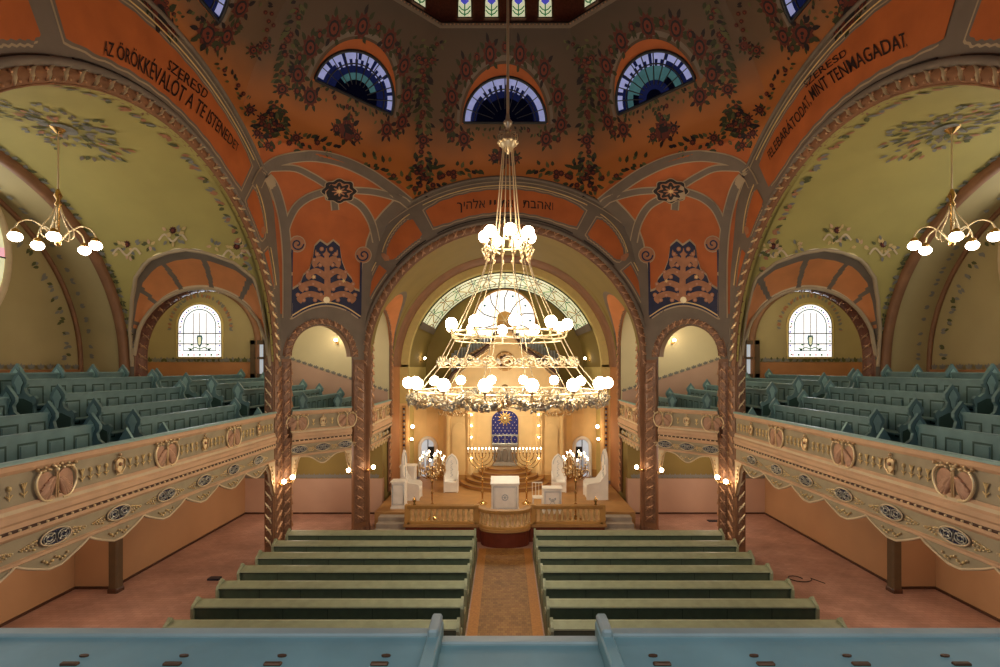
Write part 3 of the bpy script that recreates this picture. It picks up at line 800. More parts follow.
    # gold and green ornament over the scalloped arch
    for px, py in ((173, 238), (127, 252), (237, 254), (150, 249), (214, 250)):
        big = px in (173, 127, 237)
        mq = lambda a, b, off=.012: proj(CX+s*(CX-a)*-1 if s < 0 else CX+(CX-a), b, off, bvb)
        mq = (lambda a, b, off=.012: proj(a if s < 0 else 2*CX-a, b, off, bvb))
        for q in range(16 if big else 7):
            t = random.uniform(0, 6.3); r = random.uniform(1, 12 if big else 5)
            leaf(pd, mq, px+r*math.cos(t), py-4+r*.7*math.sin(t), t, 5.5, 3, random.choice(('d_grey', 'goldline', 'd_green2', 'parapetpink', 'goldline')), .01+random.random()*.01)
        if big:
            flower(pd, mq, px, py-8, 4, False); stroke(pd, mq, [(px-14, py+2), (px-8, py-4), (px, py+3), (px+8, py-4), (px+14, py+2)], 2, 'parapetlight', .02)
    struct(pd, 'trim_12')

    # ------------------------------------------------ corner rooms on the gallery level
    cr = MB()
    yb = 21.8
    x0, x1 = (-16.2, -5.05) if s < 0 else (5.05, 16.2)
    cr.poly([(s*16.2, yb, 3.3), (s*5.05, yb, 3.3), (s*5.05, yb, 10.2), (s*16.2, yb, 10.2)], 'cornerwall')
    cr.poly([(s*16.2, yb, 3.3), (s*16.2, 15.8, 3.3), (s*16.2, 15.8, 10.2), (s*16.2, yb, 10.2)], 'olive2')
    # face of the outer wall towards the bay
    cr.poly([(s*11.72, C0+5.75, 3.3), (s*16.2, C0+5.75, 3.3), (s*16.2, C0+5.75, 10.2), (s*11.72, C0+5.75, 10.2)], 'olive2')
    struct(cr, 'wall_%s' % side(s))
    cc = MB(); cc.poly([(s*5.05, yb, 10.0), (s*16.2, yb, 10.0), (s*16.2, C0+5.3, 10.0), (s*8, C0+5.3, 10.0), (s*5.05, 18.6, 10.0)], 'cream')
    cc.poly([(s*7.6, C0+5.3, 10.0), (s*16.2, C0+5.3, 10.0), (s*16.2, C0+5.3, 11.0), (s*7.6, C0+5.3, 11.0)], 'cream')
    struct(cc, 'ceiling')
    # olive field, orange dado and arch line round the window
    wx = 13.25
    fd = MB()
    Y = yb-.02
    n = 40
    ap_ = [(wx+2.45*math.cos(PI*i/n), 7.1+2.45*math.sin(PI*i/n)) for i in range(n+1)]
    fd.prism([(wx+2.45, 3.3)]+ap_+[(wx-2.45, 3.3)], lambda a, b, d: (s*a, Y-d, b), 0, .01, 'olive2')
    fd.tube([(s*(wx+2.5), Y-.03, 3.3)]+[(s*(wx+(a-wx)*1.02), Y-.03, b) for a, b in ap_]+[(s*(wx-2.5), Y-.03, 3.3)], .14, 'brownarch', 8)
    fd.box(min(s*(wx-2.4), s*(wx+2.4)), max(s*(wx-2.4), s*(wx+2.4)), Y-.05, Y-.01, 3.3, 6.25, 'dadoorange')
    # sloping dado behind the stepped pews
    fd.prism([(10.6, 3.3), (10.6, 6.9), (9.3, 6.35), (7.2, 5.65), (5.1, 4.95), (5.1, 3.3)], lambda a, b, d: (s*a, Y-d, b), 0, .02, 'pinkwall')
    for j in range(22):
        a = 5.2+5.3*j/21; b = 4.95+(a-5.1)*(.70/2.1)
        for q in range(3): leaf(fd, lambda u, v, off: (s*(a+u), Y-.025-off, b+v), 0, 0, PI/2+(q-1)*.8+.3, .15, .09, 'd_grey')
    for j in range(18):
        for q in range(3): leaf(fd, lambda u, v, off: (s*(wx-2.2+4.4*j/17+u), Y-.055-off, 6.27+v), 0, 0, PI/2+(q-1)*.8, .22, .12, random.choice(('d_grey', 'd_green2')))
    for j in range(26):
        t = PI*j/25
        for q in range(2): leaf(fd, lambda u, v, off: (s*(wx+1.25*math.cos(t)*1.0+u), Y-.02-off, 7.7+1.35*math.sin(t)+v), 0, 0, t+random.uniform(-.6, .6), .2, .1, random.choice(('d_grey', 'treegold')))
    # grey-blue spandrel between window arch and passage
    fd.prism([(wx-2.6, 6.2), (wx-2.7, 7.6), (wx-2.2, 8.9), (wx-3.6, 8.9), (wx-3.7, 7.3), (wx-3.2, 6.6)], lambda a, b, d: (s*a, Y-d, b), 0, .015, 'greyrib')
    fd.tube([(s*(wx-2.75), Y-.03, 5.0), (s*(wx-2.85), Y-.03, 6.6), (s*(wx-3.3), Y-.03, 7.5), (s*(wx-3.9), Y-.03, 8.0)], .09, 'brownarch', 6)
    struct(fd, 'trim_13')
    # arched window
    w = MB(); hw = .94; zs, zt = 6.47, 7.83
    def wp(a, b, d=0): return (s*(wx+a), Y-.06-d, b)
    out = [(-hw, zs)]+[(-hw*math.cos(PI*i/24), zt+hw*math.sin(PI*i/24)) for i in range(25)]+[(hw, zs)]
    w.poly([wp(a, b) for a, b in out], 'glasswhite')
    inn = [(a*.74, zs+.28+(b-zs)*.78) for a, b in out]
    o = w.build('window_%d' % wnum, kind='structure'); wnum += 1
    f = MB()
    f.tube([wp(a, b, .02) for a, b in out], .022, 'lead', 4, True); f.tube([wp(a, b, .02) for a, b in inn], .022, 'glassteal', 4, True)
    for a in (-.28, 0, .28): f.tube([wp(a, zs+.28, .02), wp(a, zt+.55, .02)], .016, 'lead', 4)
    for b in (7.05, 7.5): f.tube([wp(-hw, b, .02), wp(hw, b, .02)], .02, 'lead', 4)
    f.build('window_frame', o, kind='structure')
    p = MB()
    for i in range(26):
        a, b = out[1+i] if i < 25 else out[0]
        col = ('glasspink', 'glassgreen', 'glassviolet', 'glasspink')[i % 4]
        p.sphere(wp(a*.87, zs+.12+(b-zs)*.9, .01), .04, col, 6, sy=.2)
    for i in range(7): p.sphere(wp(-.75+.25*i, zs+.1, .01), .05, ('glasspink', 'glassgreen')[i % 2], 6, sy=.2)
    for i in range(6):
        for q in (-1, 1): p.sphere(wp(q*.86, zs+.3+.2*i, .01), .04, ('glasspink', 'glassviolet', 'glassgreen')[i % 3], 6, sy=.2)
    # the lamp motif and its sprays
    lp = [(-.10, 7.42), (-.13, 7.3), (-.09, 7.02), (-.03, 6.92), (.03, 6.92), (.09, 7.02), (.13, 7.3), (.10, 7.42)]
    p.prism(lp, lambda a, b, d: wp(a, b, .02+d), 0, .01, 'glassteal'); p.prism([(a*.55, 7.17+(b-7.17)*.7) for a, b in lp], lambda a, b, d: wp(a, b, .03+d), 0, .01, 'glasspale')
    p.tube([wp(0, 7.42, .02), wp(0, 8.4, .02)], .014, 'lead', 4)
    for q in (-1, 1):
        p.tube([wp(0, 6.82, .02), wp(q*.2, 6.9, .02), wp(q*.35, 6.82, .02), wp(q*.5, 6.85, .02)], .022, 'glassgreen', 4); p.sphere(wp(q*.35, 7.02, .02), .05, 'glassgreen', 6, sy=.3); p.sphere(wp(q*.4, 6.8, .02), .06, 'lead', 6, sy=.3)
    p.build('stained_glass', o, kind='structure')
    rv = MB(); rv.tube([(q[0], q[1]-.01, q[2]) for q in [wp(a*1.05, zs-.04+(b-zs)*1.03, .0) for a, b in out]], .05, 'cream', 6, True); rv.build('window_surround', o, kind='structure')
    # small dark-framed window beside the passage
    w2 = MB(); xa = 10.6
    w2.box(min(s*(xa-.17), s*(xa+.25)), max(s*(xa-.17), s*(xa+.25)), Y-.1, Y-.07, 5.75, 7.05, 'glassdim')
    o2 = w2.build('window_%d' % wnum, kind='structure'); wnum += 1
    f2 = MB()
    for a, b, c, d in ((xa-.25, xa-.15, 5.5, 7.2), (xa+.22, xa+.42, 5.5, 7.2), (xa-.25, xa+.42, 7.02, 7.2), (xa-.25, xa+.42, 5.5, 5.75), (xa-.2, xa+.25, 6.38, 6.48)):
        f2.box(min(s*a, s*b), max(s*a, s*b), Y-.16, Y-.04, c, d, 'windowframe')
    f2.build('window_frame', o2, kind='structure')

# ================================================================== ground floor shell
fl = MB(); fl.box(-13, 13, -3, 28, -.1, 0, 'floortile'); struct(fl, 'floor')
for s in (-1, 1):
    gw = MB()
    def bx(x0, x1, y0, y1, z0, z1, m): gw.box(min(s*x0, s*x1), max(s*x0, s*x1), y0, y1, z0, z1, m)
    bx(10.7, 11.0, 13.91, 20.9, 0, 3.4, 'groundwall')
    bx(11.7, 12.0, 0, 13.59, 0, 3.4, 'groundwall')
    bx(10.7, 12.0, 13.6, 13.9, 0, 3.4, 'groundwall')
    struct(gw, 'wall_%s' % side(s))
    gb = MB()
    def bx(x0, x1, y0, y1, z0, z1, m): gb.box(min(s*x0, s*x1), max(s*x0, s*x1), y0, y1, z0, z1, m)
    bx(5.05, 10.9, 20.6, 20.9, 1.45, 3.4, 'apseolive'); bx(5.05, 10.9, 20.58, 20.9, 0, 1.45, 'pinkwall')
    for j in range(26):
        for q in range(3): leaf(gb, lambda a, b, off: (s*(5.3+5.3*j/25+a), 20.575-off, 1.47+b), 0, 0, PI/2+(q-1)*.7, .2, .12, 'd_grey')
    struct(gb, 'wall_%s_rear' % side(s))
    bb = MB()
    def bx(x0, x1, y0, y1, z0, z1, m): bb.box(min(s*x0, s*x1), max(s*x0, s*x1), y0, y1, z0, z1, m)
    bx(5.1, 10.7, 20.54, 20.58, 0, .06, 'darkwood'); bx(10.66, 10.7, 13.91, 20.54, 0, .06, 'darkwood'); bx(11.66, 11.7, 3, 13.56, 0, .06, 'darkwood'); bx(10.7, 11.7, 13.56, 13.6, 0, .06, 'darkwood')
    struct(bb, 'baseboard_%s' % side(s))
    p = thing('square_pilaster', 'dark square pilaster under the %s gallery against the wall' % side(s), 'pilaster', (s*10.45, 13.75, 0), 'pilasters under the galleries')
    m = MB(); m.bev(s*10.45-.12, s*10.45+.12, 13.3, 13.55, .12, 3.4, 'windowframe', .03); m.build('shaft', p)
    m = MB(); m.bev(s*10.45-.14, s*10.45+.14, 13.28, 13.57, 0, .12, 'darkwood', .03); m.build('base', p)
    # gallery slab with its stepped rows
    gs = MB()
    def bx(x0, x1, y0, y1, z0, z1, m): gs.box(min(s*x0, s*x1), max(s*x0, s*x1), y0, y1, z0, z1, m)
    bx(7.35, 16.2, 2, C0+5.7, 3.3, 3.5, 'undercream')
    gs.prism([(7.45, C0+5.7), (5.25, FY+.05), (5.2, 21.8), (16.2, 21.8), (16.2, C0+5.3)], lambda a, b, d: (s*a, b, d), 3.3, 3.5, 'undercream')
    for X, Z in ((8.2, 3.85), (9.07, 4.09), (9.88, 4.40), (10.73, 4.72), (11.6, 4.86)): bx(X-.5, 13.2, 3, C0+5.2, Z-.35, Z, 'darkwood')
    for X, Z in ((7.55, 4.05), (8.4, 4.25), (9.25, 4.45), (10.1, 4.6), (11.0, 4.7)): bx(X-.5, 16.1, C0+5.8, 21.75, Z-.35, Z, 'darkwood')
    struct(gs, 'floor')

# aisle runner
r = thing('aisle_runner', 'brown patterned runner with golden side borders along the central aisle', 'rug', (0, 10, 0))
m = MB(); m.box(-.62, .62, 4, 16.6, .0, .012, 'runner'); m.build('runner_field', r)
for q in (-1, 1):
    m = MB(); m.box(min(q*.62, q*.86), max(q*.62, q*.86), 4, 16.6, 0, .014, 'runnerborder'); m.build('border', r)

# ================================================================== chancel and apse
ch = MB()
RA = 5.05
def cv(x, z): return x
# barrel vault of the chancel, pierced at both sides
def phc(Y):
    d = (Y-20.35)/1.75
    return math.asin(min(.95, (max(0, 1-d*d)**.5*2.1+.95)/RA)) if abs(d) < 1 else 0
ys = [18.5, 18.58]+[18.6+3.5*i/40 for i in range(41)]+[22.2, 22.6]
rows = [[(RA*math.cos(phc(Y)+(PI-2*phc(Y))*j/60), Y, ZC+RA*math.sin(phc(Y)+(PI-2*phc(Y))*j/60)) for j in range(61)] for Y in ys]
ch.grid(rows, 'apseolive')
rows = [[(R*math.cos(PI*j/60), Y, ZC+R*math.sin(PI*j/60)) for j in range(61)] for Y, R in ((22.6, RA), (22.62, RA-.06), (24.0, RA-.06))]
ch.grid(rows, 'brownarch')
for s in (-1, 1):
    for Y0, Y1, z0, z1, m in ((22.1, 24.0, 0, ZC, 'dadoorange'), (20.9, 22.1, 0, 3.4, 'apseolive')):
        ch.poly([(s*RA, Y0, z0), (s*RA, Y1, z0), (s*RA, Y1, z1), (s*RA, Y0, z1)], m)
struct(ch, 'ceiling')
for s in (-1, 1):
    lu = MB(); P = []
    for i in range(61):
        Y = 18.6+3.5*i/60; a = phc(Y); o = Vector((s*RA*math.cos(a), Y, ZC+RA*math.sin(a))); t = math.atan2(o.z-6.9, Y-20.35)
        t = max(0, min(PI, t)) if o.z > 6.2 else (0 if Y > 20 else PI)
        P.append((o, Vector((s*5.06, 20.35+1.5*math.cos(t), 6.9+1.5*math.sin(t)))))
    lu.grid([[tuple(o.lerp(q, k/6)) for o, q in P] for k in range(7)], 'coral', True, lambda i, j: 'greyrib' if i == 0 else 'coral')
    A = [(20.35-1.5, 6.9-3*(1-i/14), PI) for i in range(14)]+[(20.35+1.5*math.cos(PI-PI*i/36), 6.9+1.5*math.sin(PI-PI*i/36), PI-PI*i/36) for i in range(37)]+[(20.35+1.5, 6.9-3*(i+1)/14, 0) for i in range(14)]
    carved(lu, [(s*5.0, y+.12*math.cos(t), z+.12*math.sin(t)) for y, z, t in A], [(0, math.cos(t), math.sin(t)) for y, z, t in A], [(-s, 0, 0)]*len(A), .3, base='carved', step=.3, mot='copper')
    lu.box(min(s*5.0, s*5.3), max(s*5.0, s*5.3), 21.85, 22.15, 3.4, 7.0, 'brownarch')
    lu.box(min(s*5.0, s*5.3), max(s*5.0, s*5.3), 18.55, 18.85, 3.4, 7.0, 'brownarch')
    # carved jamb below the gallery
    carved(lu, [(s*5.0, 21.6, .7+.1*i) for i in range(24)], [(0, 1, 0)]*24, [(-s, 0, 0)]*24, .4, base='carvedred', step=.3, mot='copper')
    # mosaic strip on the apse jamb
    lu.box(min(s*4.62, s*5.1), max(s*4.62, s*5.1), 23.98, 24.3, .6, 4.3, 'ark'); lu.box(min(s*4.62, s*5.06), max(s*4.62, s*5.06), 24.0, 24.3, 4.3, ZC+.1, 'cream')
    lu.box(min(s*4.74, s*4.94), max(s*4.74, s*4.94), 23.95, 23.99, .9, 4.2, 'arkdark')
    for i in range(22):
        z = 1.0+.145*i
        lu.sphere((s*4.84, 23.94, z), .06, 'navy' if i % 2 else 'silver', 6, sy=.4)
    struct(lu, 'trim_14')
ap2 = MB()
def cone(t): return 24.0+3*t, 4.65-.38*t
# cream arch face, coved vault with its glazed strip, rear wall
ap2.grid([[(r*math.cos(PI*j/72), 24.0, ZC+r*math.sin(PI*j/72)) for j in range(73)] for r in (RA, 4.9, 4.65)], 'cream', False)
ts = [0, .08, .2, .35, .5, .65, .8, .9, 1]
rows = []
for t in ts:
    Y, R = cone(t); rows.append([(R*math.cos(PI*j/72), Y, ZC+R*math.sin(PI*j/72)) for j in range(73)])
ap2.grid(rows, 'apseolive', True, lambda i, j: 'cream' if i < 1 else 'apseolive')
for s in (-1, 1):
    ap2.poly([(s*4.65, 24, .6), (s*4.27, 27, .6), (s*4.27, 27, ZC), (s*4.65, 24, ZC)], 'cream')
struct(ap2, 'ceiling')
bw = MB(); bw.prism([(-4.3, 0), (-4.3, ZC)]+[(-4.3*math.cos(PI*i/40), ZC+4.3*math.sin(PI*i/40)) for i in range(1, 40)]+[(4.3, ZC), (4.3, 0)], lambda a, b, d: (a, 27+d, b), 0, .2, 'apseolive'); struct(bw, 'wall_rear')
# glazed strip
gl = MB()
def gp2(t, a, off): Y, R = cone(t); return ((R-off)*math.cos(a), Y, ZC+(R-off)*math.sin(a))
A0, A1 = D(26), D(154)
gl.grid([[gp2(.06+.86*i/6, A0+(A1-A0)*j/60, .05) for j in range(61)] for i in range(7)], 'glasspale', False)
o = gl.build('window_%d' % wnum, kind='structure'); wnum += 1
f = MB()
for t in (.06, .2, .34, .66, .8, .92): f.tube([gp2(t, A0+(A1-A0)*j/60, .07) for j in range(61)], .028 if t in (.06, .92) else .014, 'lead', 4)
for j in range(13):
    a = A0+(A1-A0)*j/12; f.tube([gp2(.06, a, .07), gp2(.92, a, .07)], .02, 'lead', 4)
for j in range(24):
    a = A0+(A1-A0)*(j+.5)/24; d = .045 if j % 2 else -.045
    f.tube([gp2(.22+.56*q/6, a+d*math.sin(q/6*PI*2)*.8, .07) for q in range(7)], .022, 'glassgreen' if j % 3 == 0 else 'arkdark', 4)
for a in (A0, A1):
    f.grid([[gp2(t, a+d, .09) for t in (.04, .94)] for d in (-.05, .03)], 'greyrib', False)
f.build('window_frame', o, kind='structure')
# rose window
rw = MB(); RX, RZ, RR = 0.0, 8.55, 1.62
def rp(r, t, y=26.93): return (RX+r*math.cos(t), y, RZ+r*math.sin(t)*1.02)
n = 64
rw.grid([[rp(r, 2*PI*i/n) for i in range(n+1)] for r in (.5, .9, 1.3, RR)], 'glasswhite', False)
o = rw.build('window_%d' % wnum, kind='structure'); wnum += 1
f = MB()
f.tube([rp(RR+.03, 2*PI*i/n, 26.9) for i in range(n)], .06, 'arkdark', 6, True)
for i in range(10):
    t = PI/10+2*PI*i/10
    f.tube([rp(.5, t, 26.9), rp(.8, t+.05, 26.9), rp(1.2, t+.02, 26.9), rp(RR, t-.1, 26.9)], .03, 'lead', 5)
    f.sphere(rp(1.35, t+PI/10, 26.9), .07, 'glassteal', 6, sy=.3)
f.build('window_frame', o, kind='structure')
f = MB(); f.lathe([(.5, 0), (.5, .05), (.4, .1), (.05, .12)], (0, 0, 0), 'arkdark', 24); f.xf(lambda x, y, z: (x+RX, 26.92-z, y+RZ))
for i in range(6): f.tube([(RX, 26.78, RZ), (RX+.42*math.cos(i*PI/3), 26.8, RZ+.42*math.sin(i*PI/3))], .03, 'gold', 5)
f.build('rose_hub', o, kind='structure')

# back of the hall behind the viewer is left open to the gallery; its outer walls
bk = MB(); bk.poly([(-9, BY, 11.9), (9, BY, 11.9), (9, BY, 14), (-9, BY, 14)], 'orange'); struct(bk, 'ceiling')
# ================================================================== gallery parapets
def scallop(u, per, lo, hi):
    t = (u/per) % 1.0               # lobe centred on t=0
    d = abs(t-.5)*2                 # 1 at the lobe, 0 at the cusp
    return hi-(hi-lo)*min(1, (d**.8)*1.15)
def shell_orn(m, fn, u, z, k=1.0):
    # paired palmettes in a gilded frame under a crown of buds
    for sg in (-1, 1):
        m.prism([(u+sg*.175*k+.155*k*math.cos(PI*i/8), z-.02*k+.21*k*math.sin(PI*i/8)) for i in range(16)], fn, .005, .022, 'pinkrelief')
        for i in range(8):
            t0 = -.35+.33*i; r = .30-.012*i
            c = [(0.03, .08), (.03+r*.5*math.sin(t0+.9), .06-r*.6*math.cos(t0*.8)), (.05+r*math.sin(t0+.75)*1.0, .0-r*math.cos(t0*.9)*.95)]
            m.tube([fn(u+sg*a*k, z+b*k, .03) for a, b in c], [.03*k, .048*k, .022*k], 'pinkrelief', 5)
        m.tube([fn(u+sg*a*k, z+b*k, .045) for a, b in catmull([(.10, -.27), (.24, -.25), (.35, -.08), (.36, .08), (.29, .20), (.20, .22)], 3)], .024*k, 'palegold', 5)
        for i in range(8):
            m.sphere(fn(u+sg*(.03+.045*i)*k, z+(.25+.035*math.sin(i*2)-.004*i)*k, .05), (.034 if i % 2 else .026)*k, 'gold' if i % 2 else 'palegold', 6)
        m.tube([fn(u+sg*.02*k, z-.26*k, .04), fn(u+sg*.015*k, z+.2*k, .05)], .016*k, 'gold', 5)
    m.sphere(fn(u, z+.20*k, .05), .04*k, 'palegold', 6)
def figure_orn(m, fn, u, z, k=1.0):
    m.prism([(u-.07*k, z-.17*k), (u+.07*k, z-.17*k), (u+.05*k, z), (u+.1*k, z+.1*k), (u, z+.16*k), (u-.1*k, z+.1*k), (u-.05*k, z)], fn, .02, .05, 'palegold')
    for sg in (-1, 1):
        m.tube([fn(u+sg*.03*k, z-.14*k, .06), fn(u+sg*.11*k, z-.05*k, .06), fn(u+sg*.10*k, z+.1*k, .06), fn(u+sg*.02*k, z+.14*k, .06)], .018*k, 'gold', 5)
    m.sphere(fn(u, z+.2*k, .05), .035*k, 'gold', 6); m.sphere(fn(u, z+.02*k, .06), .04*k, 'copper', 6)
def tulip(m, fn, u, z, kind, k=1.0):
    m.tube([fn(u, z-.12*k, .022), fn(u, z+.02*k, .022)], .011*k, 'goldline', 4)
    if kind % 2: m.sphere(fn(u, z+.06*k, .02), .035*k, 'goldline', 6, sz=1.3)
    else:
        for sg in (-1, 0, 1): m.tube([fn(u, z, .022), fn(u+sg*.04*k, z+.10*k, .022)], .013*k, 'goldline', 4)
    for sg in (-1, 1): m.tube([fn(u, z-.09*k, .022), fn(u+sg*.05*k, z-.04*k, .022)], .011*k, 'goldline', 4)
def scroll_med(p, fn, u, z, w, h):
    m = MB(); n = 24
    m.prism([(u+w*math.cos(2*PI*i/n), z+h*math.sin(2*PI*i/n)*(1 if abs(math.cos(2*PI*i/n)) < .8 else .95)) for i in range(n)], fn, .0, .03, 'navy')
    m.tube([fn(u+w*1.04*math.cos(2*PI*i/n), z+h*1.06*math.sin(2*PI*i/n), .035) for i in range(n)], .014, 'parapetlight', 5, True)
    for sg in (-1, 1):
        cx = u+sg*w*.47
        for rr in (.40, .22): m.tube([fn(cx+w*rr*math.cos(q*PI/7), z+h*rr*1.7*math.sin(q*PI/7), .04) for q in range(14)], .012, 'silver', 4, True)
        for q in range(4):
            t = q*PI/2+PI/4; m.tube([fn(cx+w*.1*math.cos(t), z+h*.2*math.sin(t), .04), fn(cx+w*.44*math.cos(t), z+h*.8*math.sin(t), .042)], .010, 'silver', 4)
    m.tube([fn(u, z-h*.8, .04), fn(u-w*.1, z, .04), fn(u, z+h*.8, .04), fn(u+w*.1, z, .04)], .012, 'silver', 4, True)
    m.build('medallion', p)
    for sg in (-1, 1):
        g = MB()
        for q in range(9):
            a = u+sg*(w*1.22+.033*q); hh = .085-.0095*q
            for y_ in ((-1, 1) if q % 2 else (0, .9)):
                g.sphere(fn(a, z-.035+hh*y_*.8, .012), .026-.0012*q, ('gold', 'goldline', 'palegold')[q % 3], 6, sz=.8)
        g.build('leaf_spray', p)
def parapet(o, e, n, L, label, big, small, meds, per, ph, group, bracket=(True, True), lo=2.77, hi=3.03, arcs=None):
    """o start (x,y), e direction along, n normal towards the hall"""
    def fn(u, z, d): return (o[0]+e[0]*u+n[0]*d, o[1]+e[1]*u+n[1]*d, z)
    t = thing('gallery_parapet', label, 'balcony front', (o[0]+e[0]*L/2, o[1]+e[1]*L/2, 3.3), group)
    def prof(pr, name, mats):
        m = MB(); rows = [[fn(0, z, d), fn(L, z, d)] for d, z in pr]
        m.grid(rows, mats if isinstance(mats, str) else None, False, (lambda i, j: mats[i]) if not isinstance(mats, str) else None)
        m.poly([fn(0, z, d) for d, z in pr], mats if isinstance(mats, str) else mats[0]); m.poly([fn(L, z, d) for d, z in pr][::-1], mats if isinstance(mats, str) else mats[0])
        return m.build(name, t)
    prof([(-.05, 4.42), (-.05, 4.60), (-.03, 4.62), (.07, 4.62), (.09, 4.60), (.09, 4.57), (.07, 4.55), (.06, 4.48), (.02, 4.42), (-.05, 4.42)], 'hand_rail', ['teallight', 'teallight', 'teallight', 'teallight', 'teallight', 'parapetpink', 'parapetpink', 'parapetpink', 'parapetpink'])
    prof([(-.1, 3.95), (-.1, 4.42), (.0, 4.42), (.0, 3.95)], 'upper_panel', 'parapetolive')
    prof([(-.1, 3.44), (-.1, 3.95), (.02, 3.95), (.05, 3.90), (.05, 3.84), (.09, 3.80), (.09, 3.72), (.06, 3.68), (.06, 3.50), (.03, 3.46), (.0, 3.44)], 'middle_moulding', ['parapetpink']*3+['parapetlight']+['parapetpink']*6)
    prof([(-.1, 3.12), (-.1, 3.44), (.0, 3.44), (.0, 3.12)], 'lower_frieze', 'parapetolive')
    prof([(-.1, 3.04), (-.1, 3.12), (.0, 3.12), (.05, 3.10), (.05, 3.06), (.02, 3.04)], 'lower_moulding', 'parapetpink')
    m = MB(); N = int(L*36); us = [L*i/N for i in range(N+1)]
    zf = arcs if arcs else (lambda u: scallop(u-ph, per, lo, hi))
    m.grid([[fn(u, 3.05, .0) for u in us], [fn(u, zf(u), .0) for u in us], [fn(u, zf(u), -.06) for u in us], [fn(u, 3.05, -.06) for u in us]], 'parapetolive', False)
    m.tube([fn(u, zf(u)+.012, .012) for u in us], .022, 'parapetlight', 5)
    for q in range(int(L/per)+2):
        c = ph+per*(q-1+ (0 if ph >= 0 else 1))
        if .3 < c < L-.3:
            for w in range(9):
                a = c+(w-4)*.055; m.sphere(fn(a, (zf(c)+3.05)/2+.04*math.cos(w*1.5), .02), .026, 'goldline' if w % 2 else 'gold', 6)
    for b, u0, sg in ((bracket[0], 0, 1), (bracket[1], L, -1)):
        if b:
            kb = 1 if L > 5 else .55
            pl = [(u0, 3.05), (u0+sg*.5, 3.05), (u0+sg*.42, 2.95), (u0+sg*.34, 2.8), (u0+sg*.3, 2.6), (u0+sg*.2, 2.35), (u0+sg*.12, 2.1), (u0, 1.95)]
            pl = [(u0+(x_-u0)*kb, 3.05-(3.05-z_)*(.8 if kb < 1 else 1)) for x_, z_ in pl]
            m.prism(pl, fn, -.05, .03, 'parapetlight'); m.tube([fn(a, z, .04) for a, z in pl[1:]], .03, 'gold', 5)
            for q in range(5): m.sphere(fn(u0+sg*(.1+.03*q)*kb, 2.4+.13*q, .04), .035, 'gold', 6)
    m.build('scalloped_skirt', t)
    nb = min(99, int(L/.15)); m = MB()
    m.box(-.002, .002, -.002, .002, -.002, .002, 'palegold'); m = MB()
    ex, ey = e; c0 = LOC[t.name]
    m.sphere((0, 0, 0), .030, 'palegold', 6, sz=.75); bd = None
    m2 = [fn(0, 3.585, .062), fn(L, 3.585, .062)]
    mb_ = MB(); mb_.tube(m2, .026, 'darkwood', 6); mb_.build('bead_channel', t)
    for i in range(nb):
        p = fn((i+.5)*L/nb, 3.585, .082)
        if bd is None: bd = m.build('bead', t, local=True); q_ = bd
        else: q_ = bd.copy(); COL.objects.link(q_); q_.parent = t
        q_.location = (p[0]-c0[0], p[1]-c0[1], p[2]-c0[2])
    for u in big:
        m = MB(); shell_orn(m, fn, u, 4.16); m.build('palmette_relief', t)
    for u in small:
        m = MB(); figure_orn(m, fn, u, 4.17); m.build('figure_relief', t)
    al = sorted(big+small)
    for a, b in zip([-1]+al, al+[L+1]):
        ga, gb = a+(.42 if a in big else .2), b-(.42 if b in big else .2)
        k = int((gb-ga)/.17)
        for i in range(k):
            u = ga+(gb-ga)*(i+.5)/k
            if .1 < u < L-.1: m = MB(); tulip(m, fn, u, 4.16, i); m.build('tulip_relief', t)
    for u in meds: scroll_med(t, fn, u, 3.28, .27 if per > 1 else (.2 if per > .6 else .12), .12 if per > .6 else .08)
    return t
for s in (-1, 1):
    sd = side(s)
    y0, y1 = 5.4, C0+5.2
    parapet((s*7.3, y0), (0, 1), (-s, 0), y1-y0, 'long carved %s gallery front with palmettes, medallions and scalloped edge' % sd, 'x',
            [], [], 1.325, 0, 'gallery fronts') if 0 else None
    U = lambda y: y-y0
    parapet((s*7.3, y0), (0, 1), (-s, 0), y1-y0, 'long carved front of the %s side gallery with palmettes and a scalloped edge' % sd,
            [U(5.48+.3), U(8.1), U(10.75), U(13.4)], [U(6.8), U(9.42), U(12.1), U(14.75)], [U(6.8), U(8.1), U(9.42), U(10.75), U(12.1), U(13.4), U(14.75)], 1.325, U(8.1), 'gallery fronts', (False, True))
    a = V(s*7.3, C0+5.7); b = V(s*5.15, FY); d = (b-a).normalized(); Ld = (b-a).length
    nn = V(-s*abs(d.y), -abs(d.x))
    o = a+d*.34
    W = Ld-.93
    def arcs(u, W=W):
        t = u/W
        return 3.02-.30*math.exp(-((t-.5)/.16)**2)-.55*max(0, abs(t-.5)*2-.72)**1.2*3
    parapet((o.x, o.y), (d.x, d.y), (nn.x, nn.y), W, 'short carved gallery front between the two %s pillars' % sd, [.18, W-.18], [W/2], [.25, W/2, W-.25], W/2, W/2, 'gallery fronts', (True, True), arcs=arcs)
    parapet((s*5.05, 18.85), (0, 1), (-s, 0), 3.2, 'carved gallery front on the %s wall of the chancel' % sd, [.5, 1.8], [1.15, 2.45], [.5, 1.15, 1.8, 2.45], .45, .2, 'gallery fronts', (False, False), lo=2.86, hi=3.05)

